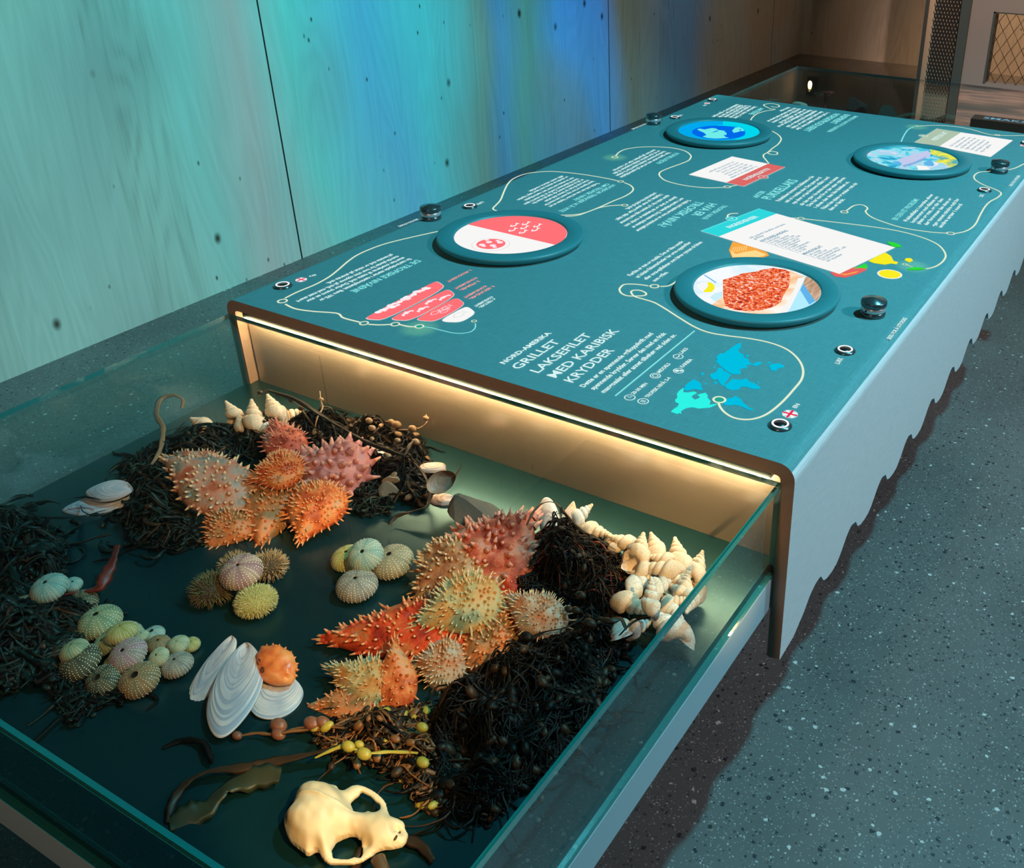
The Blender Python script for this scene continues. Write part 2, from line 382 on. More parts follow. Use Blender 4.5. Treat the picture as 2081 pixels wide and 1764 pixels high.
wall_box('wall_right', 5.2, 5.3, -3.0, 9.0, 0.0, 3.4, M_dark, 'y')
wall_box('wall_near', WX - 0.12, 5.2, -3.1, -3.0, 0.0, 3.4, M_dark, 'x')
wall_box('ceiling', WX - 0.12, 5.3, -3.1, 9.0, 3.4, 3.5, M_dark, 'x')
# ================================================================ TABLE
TL = 1.7741                   # table length
table = empty('exhibition_table', (0.5, 0.0, 0.0), 'long teal-lit exhibition table with wave-cut pale side panels and projected recipes', 'table')
def TP(o):                    # parent to the table keeping world coordinates
    o.parent = table; o.matrix_parent_inverse = Matrix.Translation((-0.5, 0, 0)); return o
SC = [(0.0, -0.268), (0.010, -0.270), (0.024, -0.289), (0.040, -0.2960), (0.062, -0.2990), (0.080, -0.2980), (0.092, -0.292), (0.104, -0.283), (0.118, -0.271), (0.132, -0.2645), (0.142, -0.264), (0.150, -0.268)]
def scallop(y):
    if y < 0.136:
        pts = [(0.0, -0.3085), (0.050, -0.3062), (0.0816, -0.2906), (0.104, -0.2740), (0.122, -0.2680), (0.137, -0.268)]
    else:
        y = (y - 0.136) % 0.1497; pts = SC
    for (a, za), (b, zb) in zip(pts, pts[1:]):
        if a <= y <= b: return za + (zb - za) * (y - a) / (b - a)
    return pts[-1][1]
def make_shell():
    T = 0.0185; R = 0.022; r = 0.006; na = 7
    outer = []; kinds = []
    def prof(y):
        zb = scallop(y); o = []; i = []
        o.append((1.0, zb)); o.append((1.0, -R))
        for k in range(1, na): a = PI / 2 * k / na; o.append((1 - R + R * math.cos(a), -R + R * math.sin(a)))
        o.append((1 - R, 0)); o.append((R, 0))
        for k in range(1, na): a = PI / 2 * k / na; o.append((R - R * math.sin(a), -R + R * math.cos(a)))
        o.append((0, -R)); o.append((0, zb))
        i.append((1 - T, zb)); i.append((1 - T, -T - r))
        for k in range(1, na): a = PI / 2 * k / na; i.append((1 - T - r + r * math.cos(a), -T - r + r * math.sin(a)))
        i.append((1 - T - r, -T)); i.append((T + r, -T))
        for k in range(1, na): a = PI / 2 * k / na; i.append((T + r - r * math.sin(a), -T - r + r * math.cos(a)))
        i.append((T, -T - r)); i.append((T, zb))
        return o, i
    ys = []; y = 0.0
    while y < TL - 0.002: ys.append(y); y += 0.006
    ys.append(TL)
    n = len(prof(0)[0]); vs = []; fs = []; ms = []
    for y in ys:
        o, i = prof(y)
        vs += [(x, y, H + z) for x, z in o] + [(x, y, H + z) for x, z in i]
    top_k = n // 2 - 1
    for s in range(len(ys) - 1):
        a = s * 2 * n; b = (s + 1) * 2 * n
        for k in range(n - 1):
            fs.append((a + k, a + k + 1, b + k + 1, b + k)); ms.append(0 if abs(k - top_k) <= 4 else 1)
            fs.append((a + n + k, b + n + k, b + n + k + 1, a + n + k + 1)); ms.append(2)
        for k in (0, n - 1): fs.append((a + k, b + k, b + n + k, a + n + k) if k == 0 else (a + k, a + n + k, b + n + k, b + k)); ms.append(1)
    for s in (0, len(ys) - 1):
        a = s * 2 * n
        for k in range(n - 1):
            f = (a + k, a + n + k, a + n + k + 1, a + k + 1); fs.append(f if s == 0 else f[::-1]); ms.append(2)
    mb = MB(); mb.v = vs; mb.f = fs; mb.m = ms; mb.sm = [False] * len(ms)
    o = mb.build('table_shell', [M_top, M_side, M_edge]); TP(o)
    return o
shell = make_shell(); shell['label'] = 'teal-lit top folding into pale side panels with wave-cut lower edges'
# hidden plinth that carries the table
mb = MB(); mb.box(0.30, 0.66, 0.25, 1.55, 0.0, H - 0.30); mb.box(0.27, 0.69, 0.22, 1.58, H - 0.30, H - 0.262)
TP(mb.build('plinth', M_black))
mb = MB(); mb.box(0.0186, 0.9814, 0.10, TL - 0.012, H - 0.262, H - 0.19)
TP(mb.build('drawer_carcass', M_black))
mb = MB(); mb.box(0.024, 0.976, 0.016, 0.028, H - 0.185, H - 0.0190); TP(mb.build('back_panel', M_caseback))
# LED strip under the front edge
mb = MB(); mb.box(0.032, 0.968, 0.003, 0.012, H - 0.0275, H - 0.0190); TP(mb.build('led_profile', M_black))
mb = MB(); mb.box(0.036, 0.964, 0.0020, 0.012, H - 0.0318, H - 0.0276); TP(mb.build('led_strip', M_led))

# ================================================================ GLASS DRAWER
GX0, GX1, GY0, GY1 = 0.004, 0.983, -0.682, -0.0006
GT = 0.008; ZT = H - 0.027; ZB = H + FZ
drawer = empty('display_drawer', (0.5, -0.34, 0.0), 'open glass display drawer of shells, crabs and seaweed sliding out from under the teal table', 'display case')
def DP(o): o.parent = drawer; o.matrix_parent_inverse = Matrix.Translation((-0.5, 0.34, 0)); return o
# panes: faces are clear, cut edges green
def pane(x0, x1, y0, y1, z0, z1, thin, cut=0):
    mb = MB(); v = [(x, y, z) for z in (z0, z1) for y in (y0, y1) for x in (x0, x1)]
    fs = {'z': [(0, 2, 3, 1), (4, 5, 7, 6)], 'y': [(0, 1, 5, 4), (2, 6, 7, 3)], 'x': [(0, 4, 6, 2), (1, 3, 7, 5)]}
    for k in 'xyz': mb.add(v, fs[k], 0 if (k == thin or (k == 'z' and not cut)) else 1)     # cut edges are green
    return mb
M_edgeglass = glass('glass_cut_edge', (0.10, 0.62, 0.56), 1.6)
DP(pane(GX0, GX1, GY0, GY1, ZT - GT, ZT, 'z').build('glass_top', [M_glass, M_gedge]))
DP(pane(GX0, GX1, GY0, GY0 + GT, ZB - 0.012, ZT - GT - 0.0005, 'y', 1).build('glass_front', [M_glass, M_gedge]))
DP(pane(GX0, GX0 + GT, GY0 + GT, GY1, ZB - 0.012, ZT - GT - 0.0005, 'x').build('glass_side', [M_glass, M_gedge]))
DP(pane(GX1 - GT, GX1, GY0 + GT, GY1, ZB - 0.012, ZT - GT - 0.0005, 'x', 1).build('glass_side', [M_glass, M_gedge]))
mb = MB(); mb.box(GX0 + GT, GX1 - GT, GY0 + GT, GY1, ZB - 0.012, ZB); mb.box(0.0187, 0.9813, GY1, 0.0155, ZB - 0.012, ZB); DP(mb.build('display_base', M_casefloor))
# metal tray under the glass
mb = MB()
mb.box(GX0 + 0.001, GX1 - 0.001, GY0 + 0.001, -0.001, H - 0.222, ZB - 0.0180, 0); mb.box(GX0 + 0.004, GX1 - 0.010, GY0 + 0.009, 0.0, ZB - 0.0179, ZB - 0.0125)
DP(mb.build('tray', M_tray))
# front skirt, deeper than the tray
mb = MB(); mb.box(0.885, 0.955, -0.10, -0.001, H - 0.245, H - 0.2225); DP(mb.build('drawer_runner', M_tray))

# ================================================================ PLATES, KNOBS, BUTTONS
PLATES = [(0.7471, 0.4464), (0.2426, 0.4482), (0.2374, 1.3398), (0.7438, 1.3427)]
M_plate = mat('plate_teal', (0.035, 0.24, 0.27), 0.42, spec=0.4)
PH = 0.0155
# ---- flat graphics thrown onto the table by the projector
def circ(cx, cy, r, n=64): return [(cx + r * math.cos(2 * PI * i / n), cy + r * math.sin(2 * PI * i / n)) for i in range(n)]
def clip(poly, cl):
    out = list(poly); n = len(cl)
    for i in range(n):
        a, b = cl[i], cl[(i + 1) % n]; inp = out; out = []
        def side(p): return (b[0] - a[0]) * (p[1] - a[1]) - (b[1] - a[1]) * (p[0] - a[0])
        for j in range(len(inp)):
            p, q = inp[j], inp[(j + 1) % len(inp)]; sp, sq = side(p), side(q)
            if sp >= 0: out.append(p)
            if (sp >= 0) != (sq >= 0):
                t = sp / (sp - sq); out.append((p[0] + (q[0] - p[0]) * t, p[1] + (q[1] - p[1]) * t))
        if not out: return []
    return out
def area(p): return sum(p[i][0] * p[(i + 1) % len(p)][1] - p[(i + 1) % len(p)][0] * p[i][1] for i in range(len(p))) / 2
def flat(mb, poly, z, mi=0, cl=None):
    if area(poly) < 0: poly = poly[::-1]
    if cl: poly = clip(poly, cl)
    if len(poly) > 2: mb.add([(x, y, H + z) for x, y in poly], [tuple(range(len(poly)))], mi)
def px(pts, z=0.0): return [tuple(at(u, v, z)[:2]) for u, v in pts]
def crop(ox, oy, s, pts): return [(ox + a / s, oy + b / s) for a, b in pts]
def rnd(poly, n=3):           # round the corners of a closed polygon (corner cutting)
    for _ in range(n):
        q = []
        for i in range(len(poly)):
            a, b = poly[i], poly[(i + 1) % len(poly)]
            q += [(a[0] * .8 + b[0] * .2, a[1] * .8 + b[1] * .2), (a[0] * .2 + b[0] * .8, a[1] * .2 + b[1] * .8)]
        poly = q
    return poly
def ring(mb, c, r, wd, z, mi=0, n=32):
    vs = []; fs = []
    for i in range(n):
        a = 2 * PI * i / n
        vs += [(c[0] + (r - wd) * math.cos(a), c[1] + (r - wd) * math.sin(a), H + z), (c[0] + r * math.cos(a), c[1] + r * math.sin(a), H + z)]
    for i in range(n):
        j = (i + 1) % n; fs.append((2 * i, 2 * i + 1, 2 * j + 1, 2 * j))
    mb.add(vs, fs, mi)
def ribbon(mb, pts, wd, z, mi=0, smooth=True):
    p = [Vector((x, y, 0)) for x, y in pts]
    if smooth: p = curve(p, 6)
    vs = []; n = len(p)
    for i in range(n):
        t = (p[min(i + 1, n - 1)] - p[max(i - 1, 0)]).normalized(); s = Vector((-t.y, t.x, 0)) * wd / 2
        vs += [(*(p[i] + s)[:2], H + z), (*(p[i] - s)[:2], H + z)]
    mb.add(vs, [(2 * i + 1, 2 * i + 3, 2 * i + 2, 2 * i) for i in range(n - 1)], mi)
M_txt = emis('projected_white', (0.72, 0.97, 0.97), 0.95)
M_txc = emis('projected_cyan', (0.30, 0.92, 0.92), 0.95)
M_line = emis('projected_cream', (0.85, 0.95, 0.72), 0.92)
M_white = emis('projected_card', (0.93, 0.93, 0.92), 1.0)
M_sal = emis('projected_salmon', (1.0, 0.17, 0.19), 1.0)
M_pinkw = emis('projected_pale_pink', (1.0, 0.80, 0.86), 1.0)
M_ink = emis('projected_blue_ink', (0.10, 0.32, 0.45), 0.9)
M_cyan = emis('projected_turquoise', (0.03, 0.72, 0.76), 0.95)
M_mapb = emis('projected_map_blue', (0.0, 0.55, 0.80), 0.95)
M_mapc = emis('projected_map_cyan', (0.03, 0.95, 0.83), 0.95)
M_red = emis('projected_red', (0.80, 0.16, 0.15), 0.9)
M_beige = emis('projected_beige', (0.42, 0.55, 0.42), 1.0)
M_yel = emis('projected_yellow', (0.95, 0.85, 0.02), 1.0)
M_green = emis('projected_green', (0.03, 0.80, 0.05), 0.9)
M_ora = emis('projected_orange', (0.95, 0.40, 0.06), 1.0)
M_orl = emis('projected_light_orange', (1.0, 0.72, 0.28), 1.0)
M_gfill = emis('projected_deep_green', (0.02, 0.42, 0.30), 0.9)
M_flag = emis('projected_flag_red', (0.80, 0.03, 0.10), 1.0)
FONTH = None
def text_mesh(body):
    cu = bpy.data.curves.new('txt', 'FONT'); cu.body = body; cu.size = 1.0; cu.offset = TOFF; cu.resolution_u = 2
    o = bpy.data.objects.new('txt', cu); S.collection.objects.link(o)
    dg = bpy.context.evaluated_depsgraph_get(); me = bpy.data.meshes.new_from_object(o.evaluated_get(dg))
    bpy.data.objects.remove(o); bpy.data.curves.remove(cu)
    v = [x.co.copy() for x in me.vertices]; f = [tuple(p.vertices) for p in me.polygons]
    bpy.data.meshes.remove(me); return v, f
TOFF = 0.012
CAP = 0.729
def text(mb, body, p0, p1, cap, mi=0, z=0.0006, bold=False, pix=True):
    """set a line of writing from p0 to p1 (photo pixels on the table plane), cap height in metres"""
    global TOFF
    TOFF = 0.03 if bold else 0.012
    v, f = text_mesh(body)
    a, b = (at(*p0), at(*p1)) if pix else (Vector((*p0, 0)), Vector((*p1, 0)))
    d = Vector((b.x - a.x, b.y - a.y, 0)); ln = d.length; d.normalize(); up = Vector((-d.y, d.x, 0))
    x0 = min(q.x for q in v); x1 = max(q.x for q in v)
    vs = [(a.x + d.x * (q.x - x0) / (x1 - x0) * ln + up.x * q.y / CAP * cap,
           a.y + d.y * (q.x - x0) / (x1 - x0) * ln + up.y * q.y / CAP * cap, H + z) for q in v]
    mb.add(vs, f, mi)
def done(mb, name, mats, label=None, z=None):
    o = mb.build(name, mats); TP(o)
    if label: o['label'] = label
    return o
# --- recipe text block
mb = MB()
text(mb, 'NORD-AMERIKA', (1024.9, 740.8), (1121.5, 677.5), 0.0095, bold=True)
for s, a, b in (('GRILLET', (1054, 751.5), (1140, 695)), ('LAKSEFILET', (1094, 759), (1204, 681.5)), ('MED KARIBISK', (1129.2, 768.8), (1259.2, 672.6)), ('KRYDDER', (1163.5, 778.6), (1249.5, 712.5))):
    text(mb, s, a, b, 0.0165)
for s, a, b in (('Dette er en spennende grilloppskrift med', (1186.9, 788), (1328.2, 678.7)), ('spennende krydder. Server den med en frisk', (1207.1, 793.1), (1355.2, 678)), ('mangosalat eller annet tilbehør ved siden av.', (1228, 799.5), (1375.3, 681.4))):
    text(mb, s, a, b, 0.0085, bold=True)
for s, a, b in (('20-30 MIN', (1288.5, 802.6), (1316.8, 780.4)), ('TROFISK NIVÅ: 3-4', (1316.8, 809.3), (1363.9, 768.9)), ('MIDDELS', (1341, 758.8), (1363.2, 740)), ('KARIBIA', (1387.5, 748), (1408.3, 731.2)), ('LAKS', (1386, 719.8), (1398.9, 709))):
    text(mb, s, a, b, 0.0062, bold=True)
ribbon(mb, px([(1250.2, 805.3), (1411.7, 672.7)]), 0.0022, 0.0006, 1, False)
for i, (u, v) in enumerate(((1279.8, 808.4), (1307, 816), (1331.6, 764.2), (1378.7, 754.1), (1378, 725.2))):
    c = at(u, v); ring(mb, c, 0.0078, 0.0014, 0.0006)
    if i == 0: ribbon(mb, [(c.x - .004, c.y), (c.x, c.y), (c.x + .001, c.y + .004)], .0012, .0006, 0, False)
    elif i == 1:
        for k in (-1, 0, 1): ribbon(mb, [(c.x + k * .0025, c.y - .003), (c.x + k * .0025, c.y + .003)], .0011, .0006, 0, False)
    elif i == 2: ring(mb, c, 0.0045, 0.0012, 0.0006)
    elif i == 3: flat(mb, circ(c.x - .002, c.y - .001, .0035, 12), .0006); flat(mb, circ(c.x + .003, c.y + .002, .0025, 12), .0006)
    else: ribbon(mb, [(c.x - .001, c.y - .005), (c.x + .001, c.y), (c.x - .001, c.y + .005)], .0016, .0006)
done(mb, 'recipe_text', [M_txt, M_txc])
# --- Karibia paragraph
mb = MB()
for s, a, b in (('Karibia er mat og musikk. Det er ikke uvanlig', (1281.2, 561.3), (1390.3, 491.6)), ('at lokale fiskemarkeder har egne oppskrifter', (1297, 565.2), (1405.7, 493)),
                ('eller soca-spillelister som følger rytmen til fisken', (1313.8, 569), (1428.3, 492.6)), ('som grilles.', (1331.2, 572.9), (1359, 553.7))):
    text(mb, s, a, b, 0.0085, bold=True)
done(mb, 'text_paragraph', [M_txt])
# --- blocks read from the other side
def block(name, heads, lines, cap=0.0085):
    mb = MB()
    for s, a, b, c in heads: text(mb, s, a, b, c, 1)
    for s, a, b in lines: text(mb, s, a, b, cap, 0, bold=True)
    done(mb, name, [M_txt, M_txc])
block('text_paragraph', [('DE TROFISKE NIVÅENE', (845.7, 528.5), (711, 592.2), 0.0135)],
      [('En næringskjede starter i næringsplanten. Bare 10% av', (830.9, 525.6), (647.2, 610.4)), ('energien overføres til neste nivå. Derfor trengs en stor', (818.8, 522.9), (620.3, 612.4)),
       ('mengde planter for hver trinn oppover på nivå, med mest energi', (806.7, 520.2), (600.8, 612.4)), ('på laveste nivå og minst på øverste nivå.', (794.6, 516.8), (662, 576))])
block('text_paragraph', [('HVORFOR TRENGER VI Å VITE', (1243.6, 375.4), (1134.8, 429.5), 0.0115), ('OM TROFISK NIVÅ?', (1232, 373.2), (1162.9, 406.4), 0.0115)],
      [('Trofisk nivå sier noe om hvor i kjeden en art', (1213.4, 371.8), (1113.9, 420.1)), ('hører hjemme og hvor mye energi som trengs for', (1203.3, 368.2), (1104.5, 417.2)),
       ('å lage mat til den. Jo lavere nivå arten', (1193.2, 366), (1105.2, 409.3)), ('er på, jo mindre energi går tapt på veien fra', (1183, 364.6), (1080, 413.6)),
       ('havet til tallerkenen. Derfor er det smart å spise', (1172.3, 363.2), (1063.4, 415.1)), ('mer av artene som lever lavt i næringskjeden', (1162.9, 361), (1064.1, 407.1)),
       ('og mindre av artene som lever høyt i kjeden', (1151.4, 358.8), (1049.7, 406.4)), ('slik som store rovfisk', (1141.3, 357.4), (1072.8, 389.1))])
block('text_paragraph', [('HVA ER', (1441.3, 413.1), (1404.4, 437.5), 0.020), ('TROFISK NIVÅ?', (1415, 409.4), (1334.4, 458.8), 0.020), ('TROFISK NIVÅ', (1470, 416.9), (1424.4, 445), 0.011)],
      [('Trofisk nivå beskriver hvor en organisme befinner', (1397.5, 406.3), (1290.6, 469.4)), ('seg i næringskjeden. De laveste nivåene er', (1385, 402.8), (1281.9, 462.5)),
       ('planter og alger, og de høyeste er rovdyr som', (1371.3, 400), (1267.3, 459.4)), ('spiser andre dyr. Jo høyere opp man kommer', (1356.3, 396.9), (1257.3, 453.8)),
       ('i kjeden, jo mer energi har gått tapt', (1341.3, 394.4), (1250, 446.9)), ('underveis fra nivå til nivå.', (1330, 391.9), (1270, 425))], 0.0095)
block('text_paragraph', [('KONKLUSJON', (1372.5, 311), (1332.3, 332), 0.013)],
      [('Velg gjerne arter som er lavt på næringskjeden', (1357.9, 309.6), (1258.3, 360.3)), ('fordi de trenger mindre energi for å vokse', (1347.8, 307.4), (1250.5, 357.1)),
       ('og gir mer mat for mindre ressurser til alle', (1337.8, 306), (1244.2, 353)), ('som bor på jorden i dag og i morgen', (1328.6, 304.2), (1243.7, 346.6))], 0.010)
block('text_paragraph', [('ARTENE', (1544.2, 219.4), (1520.4, 232.3), 0.016)],
      [('Laksen lever i elver og i havet', (1532.6, 216.5), (1489.4, 240.3)), ('og vandrer hvert år langt av sted', (1522.5, 215), (1480.7, 238.8)), ('for å finne mat før den vender', (1513.9, 214.3), (1469.9, 238.1)),
       ('tilbake til elven der den ble', (1505.2, 213.6), (1458.4, 238.1)), ('klekket for å gyte igjen', (1496.6, 212.2), (1446.1, 237.4))], 0.012)
block('text_paragraph', [('NORSKPRODUSERT', (1696.1, 230.7), (1630.7, 265.7), 0.020), ('INSPIRERT', (1715.8, 232.4), (1684.7, 250.4), 0.020), ('SMAKEN AV HAVET PÅ TALLERKENEN', (1737, 235.6), (1679.8, 267.7), 0.012)],
      [('mange retter', (1601.8, 217.9), (1582.4, 225.9)), ('fra hele verden kan lages av', (1613.3, 219.4), (1557.1, 246.8)), ('norsk fisk og skalldyr, og mange', (1623.4, 220.8), (1567.2, 248.9)), ('av dem er enkle å få til', (1634.2, 222.3), (1581.6, 249.6)),
       ('hjemme på kjøkkenet. Prøv en av', (1645, 223.7), (1578, 257.6)), ('oppskriftene på bordet og del', (1656.6, 225.1), (1596.8, 257.6)), ('den med andre som er glade', (1668.1, 226.6), (1606.1, 260.5)), ('i god mat fra sjøen hver dag', (1679.7, 228.7), (1615.5, 263.3))], 0.012)
block('text_paragraph', [('ARTER', (1539, 402.9), (1556.9, 389.6), 0.013), ('PUKKELLAKS', (1566.1, 406.3), (1622.7, 367.1), 0.024)],
      [('Pukkellaksen kommer fra Stillehavet og ble', (1583.4, 409.8), (1655, 359)), ('satt ut i russiske elver. Den sprer seg til', (1599.6, 412.1), (1670.5, 361.3)), ('nye elver og kan fortrenge villaks i nord', (1614.6, 415), (1686.7, 360.8)),
       ('når den gyter i de samme elvene om høsten', (1630.7, 417.9), (1705.1, 360.8)), ('Den har kort liv og dør etter gytingen', (1645.7, 419.6), (1719, 361.9)), ('i elven der den ble klekket ut.', (1659.6, 423), (1727, 370)), ('Fisken kan spises og smaker godt når', (1675.1, 425.4), (1743.8, 372.9)), ('den er fersk.', (1689.6, 428.2), (1717.8, 405.2))], 0.0095)
block('text_paragraph', [('ER DEN ET PROBLEM?', (1822.7, 448.1), (1868.6, 405.6), 0.012)],
      [('Pukkellaks i norske elver', (1843.1, 450.7), (1897.5, 395.4)), ('konkurrerer med villaksen om', (1856.7, 453.2), (1907.7, 400.5)), ('plass og mat, og når den', (1868.6, 455.8), (1917.9, 404.8)), ('dør forurenser den elven og', (1883.9, 458.3), (1934.9, 403.9)), ('gjør vannet mindre godt for', (1900, 460.9), (1950.2, 404.8)), ('andre arter i nord', (1912.8, 463.4), (1956.2, 415.8))], 0.0085)
# small captions by the buttons and knobs
mb = MB(); text(mb, 'EN', (1617.4, 830.5), (1626, 822.6), 0.0062, bold=True); done(mb, 'caption', [M_txt])
mb = MB(); text(mb, 'EN', (640.5, 557.9), (627.7, 561.2), 0.0062, bold=True); done(mb, 'caption', [M_txt])
mb = MB(); text(mb, 'LUKK', (1704.8, 740.9), (1713.7, 729.2), 0.0075, bold=True); done(mb, 'caption', [M_txt])
mb = MB(); text(mb, 'SKRU FOR Å UTFORSKE', (1809.5, 690.8), (1844, 647.4), 0.0068, bold=True); done(mb, 'caption', [M_txt])
mb = MB(); text(mb, 'LUKK', (979, 410), (966, 416), 0.0075, bold=True); done(mb, 'caption', [M_txt])
mb = MB(); text(mb, 'SKRU FOR Å UTFORSKE', (847, 445), (808, 460.5), 0.0068, bold=True); done(mb, 'caption', [M_txt])
mb = MB(); text(mb, 'LUKK', (1383, 233.5), (1375, 237), 0.0085, bold=True); done(mb, 'caption', [M_txt])
mb = MB(); text(mb, 'SKRU FOR Å UTFORSKE', (1310, 251.5), (1282, 263), 0.0068, bold=True); done(mb, 'caption', [M_txt])
mb = MB(); text(mb, 'LUKK', (1996.5, 401), (2000.5, 396), 0.0085, bold=True); done(mb, 'caption', [M_txt])
mb = MB(); text(mb, 'SKRU FOR Å UTFORSKE', (2056, 379), (2074, 357.5), 0.0068, bold=True); done(mb, 'caption', [M_txt])
mb = MB(); text(mb, 'EN', (1432, 213), (1428, 215), 0.0075, bold=True); done(mb, 'caption', [M_txt])
# pyramid captions
M_lpk = emis('projected_light_pink', (1.0, 0.42, 0.42), 0.95)
for s, a, b, m in (('1. PRODUSENT', (954, 548.7), (906.9, 573), 1), ('2. PRIMÆR-', (971.5, 570.7), (931.8, 590.5), 1), ('KONSUMENT', (966.1, 564.2), (921.7, 587.1), 1), ('3. SEKUNDÆR-', (1001, 581), (951.3, 608), 1),
                   ('KONSUMENT', (985, 581), (940.5, 605.3), 1), ('4. TERTIÆR-', (1003.1, 606.6), (970.8, 625.5), 0), ('KONSUMENT', (997.7, 603), (962, 622.8), 0)):
    mb = MB(); text(mb, s, a, b, 0.0058, m, bold=True); done(mb, 'caption', [M_txt, M_lpk])
# --- food pyramid
mb = MB(); E7 = (740, 540, 7.43)
for i, pl in enumerate(([(5, 790), (1060, 243), (1125, 245), (1245, 335), (310, 828), (60, 820)], [(395, 795), (1220, 368), (1300, 368), (1395, 460), (715, 836), (450, 830)],
                        [(780, 805), (1350, 496), (1430, 500), (1540, 590), (1090, 850), (830, 836)], [(1160, 820), (1510, 627), (1585, 630), (1695, 720), (1470, 860), (1210, 855)])):
    w_ = px(crop(*E7, pl)); flat(mb, rnd(w_, 2), 0.0005, 1)
    c = (sum(p[0] for p in w_) / len(w_), sum(p[1] for p in w_) / len(w_))
    flat(mb, rnd([(c[0] + (p[0] - c[0]) * 0.975, c[1] + (p[1] - c[1]) * 0.985) for p in w_], 2), 0.0007, 1 if i == 3 else 0)
def blob(cx, cy, r, mi, z=0.0010, n=9, seed=0):
    rr = random.Random(seed); c = at(cx, cy)
    flat(mb, rnd([(c.x + r * (0.6 + 0.6 * rr.random()) * math.cos(2 * PI * k / n), c.y + 1.25 * r * (0.6 + 0.6 * rr.random()) * math.sin(2 * PI * k / n)) for k in range(n)], 1), z, mi)
for k in range(22):
    t = k / 21; u, v = 230 + 720 * t, 720 - 375 * t; u += random.uniform(-20, 20); v += random.uniform(-25, 30)
    blob(740 + u / 7.43, 540 + v / 7.43, 0.0052, 2 if k % 3 else 1, seed=k, n=13, z=0.0009 + 0.00004 * k)
for k, (u, v) in enumerate(((640, 720), (870, 660), (990, 545), (1200, 485))):
    a = at(740 + (u - 55) / 7.43, 540 + (v + 35) / 7.43); b_ = at(740 + u / 7.43, 540 + v / 7.43); c = at(740 + (u + 70) / 7.43, 540 + (v - 30) / 7.43)
    ribbon(mb, [(a.x + .004, a.y), (a.x, a.y), (b_.x, b_.y - .002), (c.x, c.y), (c.x + .004, c.y + .001)], 0.0042, 0.0010, 2); blob(740 + u / 7.43, 540 + v / 7.43, 0.0052, 2, seed=40 + k, z=0.0011)
def fish(u, v, L_, mi, z=0.0010, wd=0.0011, s=1.0, dy=1):
    c = at(u, v); q = [(0, -.5), (.22, -.2), (.22, .1), (.05, .32), (.22, .5), (0, .44), (-.22, .5), (-.05, .32), (-.22, .1), (-.22, -.2), (0, -.5)]
    ribbon(mb, [(c.x + a * L_, c.y + b * L_ * dy) for a, b in q], wd, z, mi, False)
for u, v in ((1075, 715), (1215, 690), (1245, 635), (1200, 665)): fish(740 + u / 7.43, 540 + v / 7.43, 0.021, 2)
fish(740 + 1440 / 7.43, 540 + 745 / 7.43, 0.028, 3, wd=0.0007)
done(mb, 'pyramid_chart', [M_sal, M_white, M_pinkw, M_beige], 'salmon pink four-band food pyramid with small shrimps and fishes')
